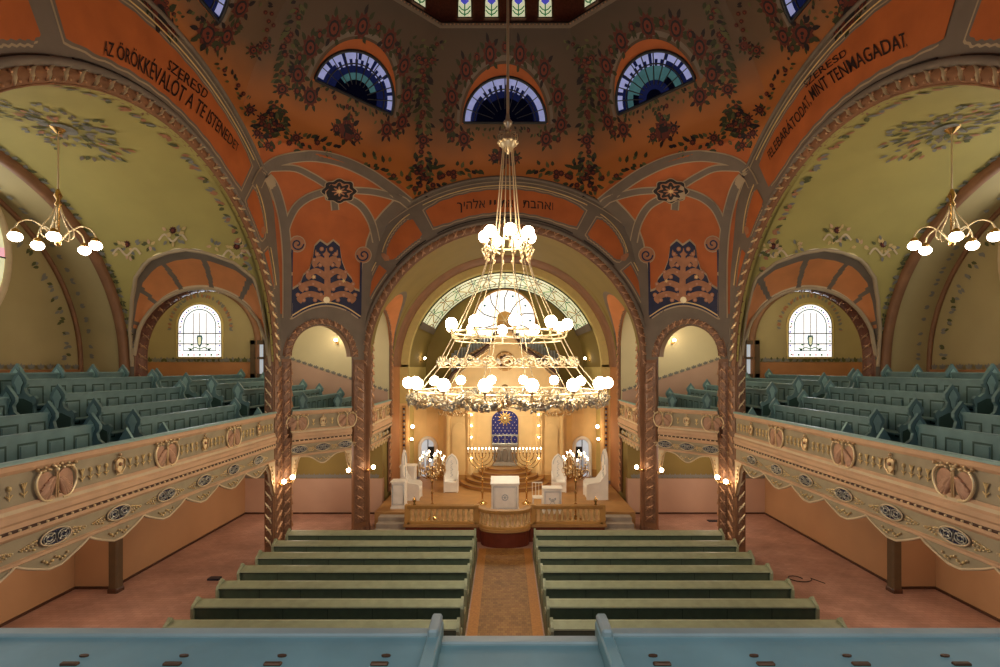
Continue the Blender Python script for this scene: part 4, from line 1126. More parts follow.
# ================================================================== gallery pews
FIN = [(-.11, 0), (-.11, .84), (-.165, .92), (-.17, 1.01), (-.11, 1.10), (-.03, 1.20), (0, 1.25), (.03, 1.20), (.11, 1.10), (.17, 1.01), (.165, .92), (.11, .84), (.14, .72), (.24, .64), (.32, .66), (.38, .60), (.36, .51), (.32, .42), (.34, 0)]
def end_mb(y, s, first=True, tall=0):
    m = MB()
    m.prism([(a, b+(tall if b > .8 else 0)) for a, b in FIN], lambda a, b, d: (-s*a, y+d, b), -.035, .035, 'teal')
    inn = [(-.06, .86), (-.10, .95), (-.06, 1.05), (0, 1.13), (.06, 1.05), (.10, .95), (.06, .86), (.03, .7), (-.03, .7)]
    for d0, d1 in ((-.05, -.035), (.035, .05)):
        m.prism([(a, b+tall) for a, b in inn], lambda a, b, d: (-s*a, y+d, b), d0, d1, 'teallight', 'tealdark')
    m.prism([(-.05, .2), (.3, .2), (.3, .5), (.1, .6), (-.05, .6)], lambda a, b, d: (-s*a, y+d, b), -.045, -.035, 'tealdark')
    return m
def gallery_pew(x, y0, y1, z, s, label, group, ends=(1, 1), extra=0, tall=0):
    c = (s*x, (y0+y1)/2, z)
    t = thing('gallery_pew', label, 'pew', c, group)
    h = (y1-y0)/2
    m = MB(); L = y1-y0
    m.box(-.03, .03, -h, h, .05, 1.0, 'teal')
    m.bev(-.06, .06, -h, h, .98, 1.03, 'teal', .015)
    # framed fields of the back
    nf = max(2, round(L/.56)); w = L/nf
    for i in range(nf):
        ya, yb_ = -h+w*i+.09, -h+w*(i+1)-.09; za, zb = .30, .86
        f = -s*.031
        for r0, r1, m_, k in ((0, .035, 'tealdark', .004),):
            m.add([(f-s*k, ya, za), (f-s*k, yb_, za), (f-s*k, yb_, zb), (f-s*k, ya, zb), (f-s*k, ya+r1, za+r1), (f-s*k, yb_-r1, za+r1), (f-s*k, yb_-r1, zb-r1), (f-s*k, ya+r1, zb-r1)],
                  [(0, 1, 5, 4), (1, 2, 6, 5), (2, 3, 7, 6), (3, 0, 4, 7)], 'tealdark')
        m.bev(min(f, f-s*.018), max(f, f-s*.018), ya+.05, yb_-.05, za+.05, zb-.05, 'teal', .008)
    m.build('backrest', t, local=True)
    m = MB(); m.bev(min(-s*.03, -s*.42), max(-s*.03, -s*.36), -h, h, .42, .46, 'teal', .012); m.build('seat', t, local=True)
    if ends[0]: end_mb(-h-.02, s, tall=tall).build('bench_end', t, local=True)
    if ends[1]: end_mb(h+.02, s, tall=tall*.5).build('bench_end', t, local=True)
    for i in range(extra): end_mb(-h+L*(i+1)/(extra+1), s).build('bench_end', t, local=True)
    return t
ORD = ['first', 'second', 'third', 'fourth', 'fifth', 'sixth', 'seventh', 'eighth']
for s in (-1, 1):
    sd = side(s)
    # low book desks just behind the rail
    for y0, y1, w in ((6.0, 10.05, 'nearer'), (11.12, 15.4, 'farther')):
        t = thing('gallery_desk', 'low teal book desk behind the %s gallery rail, %s one from the viewer' % (sd, w), 'desk', (s*7.52, (y0+y1)/2, 3.55), 'book desks behind the gallery rails')
        h = (y1-y0)/2
        m = MB(); m.bev(min(s*-.03, s*.2), max(s*-.03, s*.2), -h, h, .9, .96, 'teal', .015); m.build('desk_top', t, local=True)
        m = MB(); m.box(-.02, .02, -h, h, .0, .9, 'tealdark'); m.build('front_board', t, local=True)
        for q in (-1, 1):
            e_ = MB(); e_.prism([(x_*.8, z_) for x_, z_ in FIN[:12]]+[(.08, 0)], lambda a, b, d: (s*.08-s*a, q*h+d, b), -.03, .03, 'teal', 'teallight'); e_.build('desk_end', t, local=True)
    rows = [(8.27, 3.85), (9.14, 4.09), (9.95, 4.40), (10.8, 4.72)]
    for i, (x, z) in enumerate(rows):
        gallery_pew(x, 5.6, 10.0, z, s, 'teal panelled pew in the %s gallery, %s row above the rail, before the cross aisle' % (sd, ORD[i]), 'near pews of the %s gallery' % sd)
        gallery_pew(x, 11.17, 15.3, z, s, 'teal panelled pew in the %s gallery, %s row above the rail, beyond the cross aisle' % (sd, ORD[i]), 'middle pews of the %s gallery' % sd)
    gallery_pew(11.7, 6.5, 15.3, 4.86, s, 'long teal pew with peaked dividers along the %s gallery back wall' % sd, 'back wall pews', extra=7)
    crn = [(7.95, 17.0, 4.09), (8.65, 16.25, 4.26), (9.5, 16.25, 4.45), (10.35, 16.25, 4.56), (11.3, 16.25, 4.70)]
    for i, (x, y0, z) in enumerate(crn):
        gallery_pew(x, y0, 21.4, z, s, 'teal pew in the %s corner gallery below the arched window, %s from the narrow arch' % (sd, ORD[i+2]), 'pews of the %s corner gallery' % sd, tall=.05)
    for i, (x, y0, z) in enumerate([(6.3, 18.9, 3.80), (7.05, 17.5, 3.92)]):
        gallery_pew(x, y0, 21.4, z, s, 'teal pew end seen through the narrow %s arch, %s from its inner pillar' % (sd, ORD[i]), 'pews of the %s corner gallery' % sd)

# ================================================================== pews on the floor
BE = [(-.24, 0), (-.24, .88), (-.20, .94), (-.1, 1.0), (-.03, 1.06), (.04, 1.0), (.06, .9), (.10, .7), (.42, .62), (.5, .56), (.5, 0)]
def floor_pew(x0, x1, Y, label, group):
    t = thing('pew', label, 'pew', ((x0+x1)/2, Y, 0), group); h = (x1-x0)/2
    m = MB(); m.box(-h, h, -.03, .03, .08, .95, 'pewgreen')
    for i in range(10):
        a = -h+2*h*i/10+.05; m.bev(a, a+2*h/10-.1, -.045, -.03, .2, .62, 'pewgreen', .008)
    m.build('backrest', t, local=True)
    m = MB(); m.prism([(-.22, .89), (-.21, .92), (-.02, .985), (.03, .985), (.03, .95), (-.21, .89)], lambda a, b, d: (d, a, b), -h, h, 'pewlight'); m.build('book_ledge', t, local=True)
    m = MB(); m.box(-h, h, -.18, -.03, .62, .888, 'pewgreen')
    m.box(-h, h, -.195, -.18, .86, .888, 'pewdark'); m.box(-h, h, -.19, -.18, .62, .64, 'pewdark')
    for i in range(1, 6): m.box(-h+2*h*i/6-.006, -h+2*h*i/6+.006, -.184, -.18, .64, .86, 'pewdark')
    m.build('book_box', t, local=True)
    m = MB(); m.bev(-h, h, .03, .46, .40, .45, 'pewgreen', .015); m.build('seat', t, local=True)
    for q in (-1, 1):
        m = MB(); m.prism(BE, lambda a, b, d: (q*h+d, a, b), -.03, .03, 'pewlight', 'pewlight')
        m.prism([(-.18, .1), (-.18, .8), (-.05, .88), (.02, .62), (.4, .52), (.4, .1)], lambda a, b, d: (q*(h+.03)+d, a, b), -.008, .008, 'pewgreen'); m.build('bench_end', t, local=True)
    return t
ys = [15.44, 14.52, 13.6, 12.69, 11.77, 10.85, 9.94]
for s in (-1, 1):
    p0 = None
    for i, y in enumerate(ys):
        lab = 'long green wooden pew left of the aisle' if s < 0 else 'long green wooden pew right of the aisle'
        lab += ', %s row from the platform' % ORD[i]
        if p0 is None: p0 = floor_pew(*((-6.65, -.92) if s < 0 else (.92, 6.65)), y, lab, 'pews on the floor, %s block' % side(s))
        else: dup(p0, (p0.location.x, y, 0), lab)

# ================================================================== platform, steps, balustrade
pt = thing('platform', 'raised platform with dark red base before the ark', 'platform', (0, 20, 0))
def bulge(r, n=20): return [(-1.0, 17.45)]+[(1.0*math.sin(-PI/2+PI*i/n)*1.0, 17.45-r*math.cos(-PI/2+PI*i/n)**.6 if 0 < i < n else 17.45) for i in range(n+1)]+[(1.0, 17.45)]
m = MB(); m.box(-3.44, 3.44, 17.25, 18.4, 0, .52, 'redbase'); m.prism([(-.84*math.cos(PI*i/20), 17.25-.62*math.sin(PI*i/20)**.7) for i in range(21)], lambda a, b, d: (a, b, d), 0, .52, 'redbase'); m.build('plinth', pt)
m = MB(); m.box(-3.5, 3.5, 17.2, 18.4, .52, .6, 'deck'); m.prism([(-.88*math.cos(PI*i/20), 17.22-.66*math.sin(PI*i/20)**.7) for i in range(21)], lambda a, b, d: (a, b, d), .52, .6, 'deck')
m.box(-4.88, 4.88, 18.7, 23.95, .0, .6, 'deck'); m.box(-3.5, 3.5, 18.4, 18.7, 0, .6, 'deck'); m.box(-4.2, 4.2, 23.95, 26.9, 0, .6, 'deck'); m.build('deck', pt)
for s in (-1, 1):
    m = MB()
    for i in range(4): m.bev(min(s*3.52, s*4.6), max(s*3.52, s*4.6), 17.2+.3*i, 18.45, 0, .15*(i+1)-.002, 'stone', .015)
    m.build('side_steps', pt)
st = thing('curved_steps', 'curved brown steps rising in rings to the ark', 'steps', (0, 23.4, .6))
for k in range(5):
    m = MB(); r = 2.05-.28*k
    n = 32; pl = [(-r*math.cos(PI*i/n)*1.02, 23.45-r*math.sin(PI*i/n)*.9) for i in range(n+1)]
    m.prism(pl, lambda a, b, d: (a, b, d), .6+.16*k, .6+.16*(k+1)-.004, 'step')
    m.tube([(a, b, .6+.16*(k+1)-.02) for a, b in pl], .022, 'brownarch', 6)
    m.build('step', st)
BAL = [(.035, 0), (.055, .02), (.055, .05), (.035, .08), (.045, .16), (.07, .24), (.05, .33), (.03, .38), (.05, .42), (.05, .46)]
def balustrade(label, pts, n, group, post=True):
    t = thing('balustrade', label, 'balustrade', (sum(p[0] for p in pts)/len(pts), sum(p[1] for p in pts)/len(pts), .6), group)
    P = [Vector((a, b, 0)) for a, b in pts]; Ls = [0]
    for i in range(len(P)-1): Ls.append(Ls[-1]+(P[i+1]-P[i]).length)
    def ev(u):
        for i in range(len(P)-1):
            if u <= Ls[i+1]+1e-6: return P[i].lerp(P[i+1], (u-Ls[i])/(Ls[i+1]-Ls[i]))
        return P[-1]
    for z0, z1, w, nm, mt in ((.6, .69, .10, 'base_rail', 'arkdark'), (1.13, 1.24, .13, 'top_rail', 'step')):
        m = MB(); rows = []
        for i, p in enumerate(P):
            a = P[max(i-1, 0)]; b = P[min(i+1, len(P)-1)]; d = (b-a).normalized(); q = Vector((d.y, -d.x, 0))
            rows.append([tuple(p+q*x+Vector((0, 0, z))) for x, z in ((-w, z0), (-w, z1-.02), (-w+.02, z1), (w-.02, z1), (w, z1-.02), (w, z0))])
        m.grid(rows, mt, False, closed=True); m.poly(rows[0], mt); m.poly(rows[-1][::-1], mt); m.build(nm, t)
    for i in range(n):
        p = ev(Ls[-1]*(i+.5)/n); m = MB(); m.lathe(BAL, (p.x, p.y, .68), 'baluster', 8); m.build('baluster', t)
    if post:
        for u in (0, Ls[-1]):
            p = ev(u); m = MB(); m.bev(p.x-.1, p.x+.1, p.y-.1, p.y+.1, .6, 1.26, 'arkdark', .02); m.build('post', t)
    return t
balustrade('straight beige balustrade on the left of the platform front', [(-3.38, 17.38), (-.98, 17.38)], 13, 'platform balustrades')
balustrade('straight beige balustrade on the right of the platform front', [(.98, 17.38), (3.38, 17.38)], 13, 'platform balustrades')
balustrade('bowed beige balustrade in the middle of the platform front', [(-.80*math.cos(PI*i/16), 17.28-.56*math.sin(PI*i/16)**.7) for i in range(17)], 13, 'platform balustrades', False)
for s in (-1, 1):
    m = MB(); m.lathe([(.05, 0), (.06, .02), (.03, .06), (.07, .14), (.06, .2), (.02, .26), (.005, .3)], (0, 0, 0), 'brass', 10)
    m.build('brass_finial', None, 'small brass finial standing on the %s end of the platform balustrade' % side(s), 'ornament', 'finials on the balustrade', loc=(s*3.15, 17.38, 1.242), local=True).location = (s*3.15, 17.38, 1.242)

# ================================================================== the ark
AY = 23.6
ak = thing('torah_ark', 'gilded ark wall with starry blue curtain and gable top', 'ark', (0, AY, .6))
m = MB(); n = 18
# curved body: flat centre, rounded side bays
prof = [(-4.6, 24.9), (-3.9, 24.9), (-3.3, 24.75), (-2.98, 24.4), (-2.95, 23.95), (-2.75, 23.9), (-2.6, 23.75), (-1.9, 23.7), (-1.75, 23.55), (-1.45, 23.55), (-1.3, 23.65), (-.75, 23.65)]
prof = prof+[(-a, b) for a, b in prof[::-1]]
m.grid([[(a, b, .6) for a, b in prof], [(a, b, 4.1) for a, b in prof]], 'ark', False)
m.poly([(a, b, 4.1) for a, b in prof]+[(4.5, 25.1, 4.1), (-4.5, 25.1, 4.1)], 'arkdark')
m.build('ark_wall', ak)
m = MB()
for z, o_, h in ((.6, .08, .35), (3.98, .12, .2), (3.7, .05, .06)):
    rows = [[(a*(1+o_*.02), b-o_, z), (a*(1+o_*.02), b-o_, z+h)] for a, b in prof]
    m.grid(rows, 'arkdark' if z == .6 else 'ark', False)
    m.grid([[(a*(1+o_*.02), b-o_, z+h) for a, b in prof], [(a, b, z+h) for a, b in prof]], 'arkdark', False)
m.build('cornice', ak)
m = MB()
for s in (-1, 1):
    for i in range(26):
        a = s*(1.75+.055*i); m.sphere((a, 23.56+.02*math.sin(i), 3.85+.08*math.sin(i*1.3)), .05, ('palegold', 'gold', 'arkdark')[i % 3], 6)
m.build('leaf_frieze', ak)
for s in (-1, 1):
    for x in (1.6, 2.72):
        m = MB(); m.lathe([(.13, 0), (.16, .05), (.12, .12), (.11, 2.6), (.15, 2.68), (.17, 2.8)], (s*x, 23.62 if x < 2 else 23.8, .95), 'ark', 12); m.build('half_column', ak)
    m = MB(); m.prism([(s*a, b) for a, b in ((1.85, 1.1), (2.5, 1.1), (2.5, 3.0))]+[(s*(2.175+.325*math.cos(PI*i/10)), 3.0+.4*math.sin(PI*i/10)) for i in range(1, 10)]+[(s*1.85, 3.0)], lambda a, b, d: (a, 23.7-d, b), 0, .03, 'ark', 'arkdark'); m.build('side_panel', ak)
# gable
gp_ = [(-2.95, 4.1), (-2.85, 4.9), (-2.72, 5.4), (-2.5, 5.75), (-2.0, 6.15), (-1.5, 6.55), (-1.1, 6.85), (-.75, 7.15), (-.5, 7.6), (-.35, 7.9)]
gp_ = gp_+[(-a, b) for a, b in gp_[::-1]]
m = MB(); m.prism(gp_, lambda a, b, d: (a, AY+.4+d, b), 0, .3, 'ark'); m.build('gable', ak)
m = MB(); m.tube([(a, AY+.36, b) for a, b in gp_[1:-1]], .09, 'darkwood', 6); m.tube([(a*.94, AY+.36, b-.16) for a, b in gp_[1:-1]], .05, 'gold', 6); m.build('gable_moulding', ak)
m = MB(); cz = 6.32
m.lathe([(.47, 0), (.47, .05), (.40, .08), (.36, .05), (.05, .06)], (0, 0, 0), 'arkdark', 24); m.xf(lambda x, y, z: (x, AY+.39-z, y+cz))
for i in range(8):
    t = PI*i/4; m.sphere((.25*math.cos(t), AY+.3, cz+.25*math.sin(t)), .08, 'darkwood', 8, sy=.4); m.sphere((.42*math.cos(t+.4), AY+.3, cz+.42*math.sin(t+.4)), .04, 'goldline', 6, sy=.4)
m.sphere((0, AY+.3, cz), .1, 'gold', 8, sy=.5); m.build('gable_rosette', ak)
m = MB()
for i in range(40):
    a = random.uniform(-2.4, 2.4); b = random.uniform(4.3, 5.0); m.sphere((a, AY+.38, b), random.uniform(.04, .09), random.choice(('ark', 'palegold', 'arkdark')), 6, sy=.4)
m.sphere((0, AY+.36, 5.0), .22, 'gold', 10, sy=.3); m.build('gable_relief', ak)
# curtain niche
m = MB(); nx = [(-.62, 2.42), (-.62, 3.55)]+[(-.62*math.cos(PI*i/14), 3.55+.46*math.sin(PI*i/14)) for i in range(1, 14)]+[(.62, 3.55), (.62, 2.42)]
m.prism(nx, lambda a, b, d: (a, AY-.02-d, b), 0, .04, 'curtain'); cu = m.build('ark_curtain', ak)
m = MB(); k = 0
for i in range(7):
    for j in range(11):
        a = -.54+.18*i+(.09 if j % 2 else 0); b = 2.5+.135*j
        if abs(a) < .58 and (b < 3.5 or (a/.6)**2+((b-3.55)/.42)**2 < .95) and math.hypot(a, b-3.62) > .4: m.sphere((a, AY-.066, b), .026, 'palegold', 5)
m.build('star_pattern', cu)
m = MB(); sun = [((.38 if i % 2 else .2)*math.cos(PI*i/12), (.38 if i % 2 else .2)*math.sin(PI*i/12)) for i in range(24)]
m.prism(sun, lambda a, b, d: (a, AY-.065-d, 3.62+b), 0, .02, 'brass'); m.sphere((0, AY-.09, 3.62), .11, 'gold', 10, sy=.4); m.build('gold_sun', cu)
m = MB()
for a in (-.6, -.3, 0, .3, .6): m.tube([(a, AY-.1, 2.42), (a, AY-.1, 2.86)], .022, 'silver', 6)
for b in (2.44, 2.84): m.tube([(-.62, AY-.1, b), (.62, AY-.1, b)], .03, 'silver', 6)
m.build('silver_railing', ak)
m = MB(); m.box(-.56, .56, AY-.12, AY, 1.5, 2.36, 'stone'); 
for a in (-.36, 0, .36):
    pl = [(a-.14, 1.62), (a+.14, 1.62), (a+.14, 2.05)]+[(a+.14*math.cos(PI*i/8), 2.05+.16*math.sin(PI*i/8)) for i in range(1, 8)]+[(a-.14, 2.05)]
    m.prism(pl, lambda x, z, d: (x, AY-.125-d, z), 0, .01, 'greyrib'); m.tube([(x, AY-.14, z) for x, z in pl], .025, 'silver', 5, True)
m.box(-.6, .6, AY-.2, AY, 2.36, 2.44, 'silver'); m.box(-.6, .6, AY-.2, AY, 1.42, 1.5, 'silver'); m.build('silver_screen', ak)
for s in (-1, 1):
    for z in (3.82, 3.3, 2.76, 1.78):
        m = MB(); m.sphere((s*1.58, 23.42, z), .04, 'bulb', 8); m.lathe([(.03, 0), (.045, .02), (.03, .05)], (s*1.58, 23.48, z-.02), 'brass', 8); m.build('bulb', ak)
# ark side openings
for s in (-1, 1):
    m = MB(); x = s*3.82; hw = .36
    pl = [(-hw, .62), (-hw, 2.05)]+[(-hw*math.cos(PI*i/14), 2.05+.44*math.sin(PI*i/14)) for i in range(1, 14)]+[(hw, 2.05), (hw, .62)]
    m.prism(pl, lambda a, b, d: (x+a, 24.84-d, b), 0, .03, 'glassdim')
    o = m.build('door_%d' % (1 if s < 0 else 2), kind='structure')
    f = MB(); f.tube([(x+a*1.12, 24.78, b*1.02) for a, b in pl], .09, 'white', 8)
    f.tube([(x, 24.78, .7), (x, 24.78, 2.45)], .02, 'lead', 4); f.box(x-.02 if s < 0 else x-.3, x+.3 if s < 0 else x+.02, 24.78, 24.80, 1.5, 2.1, 'lead'); f.build('door_frame', o, kind='structure')

# ================================================================== organ
for s in (-1, 1):
    t = thing('organ_pipes', 'rank of grey organ pipes behind the %s slope of the gable' % side(s), 'organ', (s*1.6, 25.4, 4.1), 'organ pipe ranks')
    m = MB(); m.box(min(s*.4, s*2.8), max(s*.4, s*2.8), 25.2, 25.7, 4.1, 5.2, 'darkwood'); m.build('wind_chest', t)
    for i in range(15):
        x = .5+.155*i; top = 7.80-.075*i+(.06 if i % 2 else 0); bot = 5.1
        m = MB(); m.lathe([(.02, 0), (.068, .5), (.068, top-bot-.02), (.055, top-bot)], (s*x, 25.45, bot), 'pipe', 10)
        m.build('organ_pipe', t)
    m = MB(); m.tube([(s*.45, 25.33, 7.42), (s*1.2, 25.33, 7.0), (s*2.0, 25.33, 6.55), (s*2.75, 25.33, 6.12)], .05, 'gold', 6)
    for i in range(16): m.sphere((s*(.5+.15*i), 25.33, 7.42-.085*i), .07, 'copper', 6)
    m.build('pipe_frieze', t)

# ================================================================== white furniture on the platform
def lectern(label, x, y, w, h, d=.5, rz=0, slope=.18):
    t = thing('lectern', label, 'lectern', (x, y, .6), 'white lecterns', rz)
    m = MB(); m.bev(-w/2, w/2, -d/2, d/2, .06, h-slope, 'white', .02); m.build('body', t, local=True)
    m = MB(); m.bev(-w/2-.03, w/2+.03, -d/2-.03, d/2+.03, 0, .08, 'white', .02); m.build('base', t, local=True)
    m = MB(); m.prism([(-d/2-.04, h-slope), (-d/2-.04, h-slope+.05), (d/2, h), (d/2, h-slope)], lambda a, b, q: (q, a, b), -w/2-.03, w/2+.03, 'white'); m.build('sloping_top', t, local=True)
    m = MB(); y_ = -d/2-.008
    fr = [(-w*.42, .16), (w*.42, .16), (w*.42, h-slope-.08), (-w*.42, h-slope-.08)]
    m.tube([(a, y_, b) for a, b in fr], .014, 'whitetrim', 4, True); m.tube([(a*.88, y_, .05+b*.92) for a, b in fr], .007, 'whitetrim', 4, True)
    return t, m, y_
t, m, y_ = lectern('broad white reading desk with a round emblem in the middle of the platform', 0, 18.9, 1.02, 1.26, .6, slope=.2)
m.tube([(.11*math.cos(i*PI/8), y_, .58+.11*math.sin(i*PI/8)) for i in range(16)], .016, 'whitetrim', 5, True); m.sphere((0, y_, .58), .05, 'whitetrim', 8, sy=.3)
for i in range(6): m.sphere((.08*math.cos(i*PI/3), y_, .58+.08*math.sin(i*PI/3)), .02, 'whitetrim', 6, sy=.4)
m.build('painted_emblem', t, local=True)
t, m, y_ = lectern('small white lectern with blue-grey flower painting right of the reading desk', 1.76, 18.7, .68, .96, .4, slope=.06)
for q in (-1, 1):
    m.tube([(q*.02, y_, .22), (q*.1, y_, .35), (q*.04, y_, .45), (q*.12, y_, .55)], .012, 'whitetrim', 4); m.sphere((q*.1, y_, .56), .04, 'whitetrim', 6, sy=.3); m.sphere((q*.22, y_, .25), .03, 'whitetrim', 6, sy=.3)
m.sphere((0, y_, .5), .06, 'whitetrim', 8, sy=.3); m.build('painted_emblem', t, local=True)
t, m, y_ = lectern('narrow white panelled stand at the left end of the platform', -4.1, 19.4, .52, 1.05, .5, slope=.04)
m.build('painted_emblem', t, local=True)
t = thing('cabinet', 'plain white cabinet behind the left panelled stand', 'cabinet', (-4.2, 21.75, .6))
m = MB(); m.bev(-.32, .32, -.25, .25, 0, 1.12, 'white', .02); m.build('body', t, local=True)
m = MB(); m.bev(-.35, .35, -.28, .28, 1.12, 1.2, 'white', .02); m.build('top', t, local=True)
def throne(label, x, y, rz, k=1.0, w=.56, group='white pointed-back thrones'):
    t = thing('throne', label, 'chair', (x, y, .6), group, rz)
    H = 1.62*k
    pl = [(-w/2, 0), (-w/2, H*.74), (-w*.46, H*.82), (-w*.30, H*.92), (0, H), (w*.30, H*.92), (w*.46, H*.82), (w/2, H*.74), (w/2, 0)]
    m = MB(); m.prism(pl, lambda a, b, d: (a, .2+d, b), 0, .06, 'white'); b_ = m.build('backrest', t, local=True)
    m = MB(); m.tube([(a*.8, .19, .5+(b-.5)*.93) for a, b in pl[1:-1]], .014, 'whitetrim', 5)
    for z in (.7, .95, 1.2):
        m.tube([(-.06, .19, z-.1), (.05, .19, z-.03), (-.05, .19, z+.05), (.0, .19, z+.12)], .012, 'whitetrim', 4)
    m.build('carved_relief', b_, local=True)
    m = MB(); m.bev(-w/2, w/2, -.26, .2, .40, .47, 'white', .02); m.build('seat', t, local=True)
    for sx in (-1, 1):
        m = MB(); m.prism([(.2, .0), (.2, .85*k), (.05, .72), (-.2, .68), (-.26, .6), (-.26, 0)], lambda a, b, d: (sx*w/2+d, a, b), -.025, .025, 'white'); m.build('arm_panel', t, local=True)
    m = MB(); m.box(-w/2, w/2, -.24, -.2, .02, .40, 'white'); m.build('front_panel', t, local=True)
    return t
throne('white carved throne with pointed back left of the curved steps', -2.35, 21.9, 0)
throne('white carved throne with pointed back right of the curved steps', 2.35, 21.9, 0)
throne('tall white pointed throne turned sideways at the left chancel wall', -3.85, 20.7, PI/2, 1.25, .7, 'sideways thrones').scale = (1, 1.4, 1)
throne('tall white pointed throne turned sideways at the right chancel wall', 3.78, 20.9, -PI/2, 1.25, .9, 'sideways thrones').scale = (1, 1.7, 1)
t = thing('small_chair', 'slim white chair beside the small flowered lectern', 'chair', (1.25, 19.2, .602))
m = MB(); m.bev(-.2, .2, -.2, .2, .43, .47, 'white', .01); m.build('seat', t, local=True)
for a, b in ((-1, -1), (1, -1), (-1, 1), (1, 1)):
    m = MB(); m.tube([(a*.18, b*.18, 0), (a*.17, b*.17, .44)], .022, 'white', 6); m.build('leg', t, local=True)
m = MB()
for a in (-.19, -.06, .06, .19): m.tube([(a, .19, .46), (a, .22, .95)], .016, 'white', 6)
m.tube([(-.2, .22, .95), (.2, .22, .95)], .024, 'white', 6); m.build('backrest', t, local=True)

# ================================================================== candlesticks
def menorah(label, x, y):
    t = thing('menorah', label, 'candelabrum', (x, y, .6), 'tall brass menorahs')
    m = MB(); m.lathe([(.2, 0), (.2, .03), (.12, .07), (.05, .12), (.03, .2)], (0, 0, 0), 'brass', 14); m.build('base', t, local=True)
    m = MB(); m.lathe([(.03, .15), (.035, .4), (.06, .44), (.035, .48), (.03, .9), (.07, .95), (.03, 1.0), (.03, 1.35), (.08, 1.4), (.03, 1.46), (.025, 2.0)], (0, 0, 0), 'brass', 10); m.build('stem', t, local=True)
    for q in (-1, 1):
        for i in range(4):
            r = .14*(i+1); m = MB(); m.tube([(q*r*math.sin(PI/2*k/8), 0, 1.98-r*1.05+r*1.05*(1-math.cos(PI/2*k/8))-.02) for k in range(9)]+[(q*r, 0, 2.0)], .017, 'brass', 6); m.build('arm', t, local=True)
    for i in range(-4, 5):
        m = MB(); m.lathe([(.02, 0), (.045, .02), (.03, .05)], (i*.14, 0, 1.99), 'brass', 8); m.lathe([(.02, .04), (.02, .17)], (i*.14, 0, 1.99), 'candle', 8); c = m.build('candle', t, local=True)
        m = MB(); m.sphere((i*.14, 0, 2.20), .020, 'flame', 8, sz=1.7); m.build('flame', c, local=True)
    return t
menorah('tall nine-armed brass menorah left of the reading desk', -.90, 19.9)
menorah('tall nine-armed brass menorah right of the reading desk', .86, 19.9)
def candelabrum(label, x, y):
    t = thing('candelabrum', label, 'candelabrum', (x, y, .6), 'bouquet candelabra on the platform')
    m = MB(); m.lathe([(.22, 0), (.22, .04), (.14, .08), (.06, .14), (.035, .2), (.03, .5), (.06, .55), (.03, .6), (.03, .9), (.055, .95), (.03, 1.0), (.03, 1.3), (.06, 1.35), (.03, 1.4), (.04, 1.9)], (0, 0, 0), 'brass', 12); m.build('stem', t, local=True)
    for i in range(12):
        a = 2*PI*i/12; r = .46 if i % 2 else .30; z = 2.0 if i % 2 else 2.18; c, s_ = math.cos(a), math.sin(a)
        m = MB(); m.tube([(c*.03, s_*.03, 1.55), (c*r*.5, s_*r*.5, 1.48), (c*r*.95, s_*r*.95, 1.62), (c*r, s_*r, z-.15), (c*r, s_*r, z)], .016, 'brass', 6)
        for q in range(4): m.sphere((c*r*(.4+.2*q), s_*r*(.4+.2*q), 1.52+.11*q+.06*math.sin(q*2+i)), .05, 'gold', 6)
        m.tube([(c*r, s_*r, z-.2), (c*r*1.15, s_*r*1.15, z-.28), (c*r*1.1, s_*r*1.1, z-.4), (c*r*.9, s_*r*.9, z-.36)], .014, 'gold', 5); m.build('arm', t, local=True)
        m = MB(); m.lathe([(.02, 0), (.05, .02), (.025, .04), (.02, .05), (.02, .16)], (c*r, s_*r, z), 'candle', 8); cd_ = m.build('candle', t, local=True)
        m = MB(); m.sphere((c*r, s_*r, z+.20), .027, 'flame', 8, sz=1.6); m.build('flame', cd_, local=True)
    return t
candelabrum('gilded branching candelabrum behind the left balustrade', -2.6, 17.85)
candelabrum('gilded branching candelabrum behind the right balustrade', 2.52, 17.85)

# ================================================================== great chandelier
CH = (.06, C0, 0)
t = thing('great_chandelier', 'huge gilded crown chandelier with three rings of white globes', 'chandelier', (CH[0], CH[1], 5.1))
def cr(r, a, z): return (CH[0]+r*math.cos(a), CH[1]+r*math.sin(a), z)
m = MB(); m.tube([(CH[0], C0, 10.9), (CH[0], C0, 20.9)], .035, 'chaingold', 6); m.build('suspension_rod', t)
m = MB(); m.lathe([(.02, -.26), (.07, -.2), (.17, -.08), (.18, 0), (.15, .09), (.06, .16), (.04, .3), (.09, .36), (.10, .41), (.05, .47), (.03, .6)], (CH[0], C0, 10.8), 'chaingold', 14)
for i in range(10):
    m.sphere(cr(.19, i*PI/5, 10.78), .045, 'palegold', 6); m.tube([cr(.06, i*PI/5, 11.0), cr(.2, i*PI/5, 10.95), cr(.2, i*PI/5, 10.84)], .014, 'chaingold', 5)
m.build('hub', t)
HT = [(10.75, .10), (8.95, .26), (7.93, .56), (6.75, 1.12), (6.13, 1.45), (5.55, 1.94)]
for i in range(12):
    a = 2*PI*(i+.5)/12
    m = MB(); m.tube([cr(r, a, z) for z, r in HT], .011, 'chaingold', 5)
    if i % 1 == 0:
        for q in range(3):
            m.sphere(cr(HT[4][1], a, HT[4][0]-.06+.06*q), .035, 'chaingold', 6)
    m.build('chain', t)
for r, z, rad, nm in ((.46, 8.62, .02, 'top_hoop'), (1.17, 6.74, .022, 'middle_hoop'), (1.12, 6.58, .016, 'middle_hoop'), (1.94, 5.52, .022, 'crown_hoop'), (1.94, 5.32, .022, 'crown_hoop')):
    m = MB(); m.tube([cr(r, 2*PI*i/64, z) for i in range(64)], rad, 'chaingold', 6, True); m.build(nm, t)
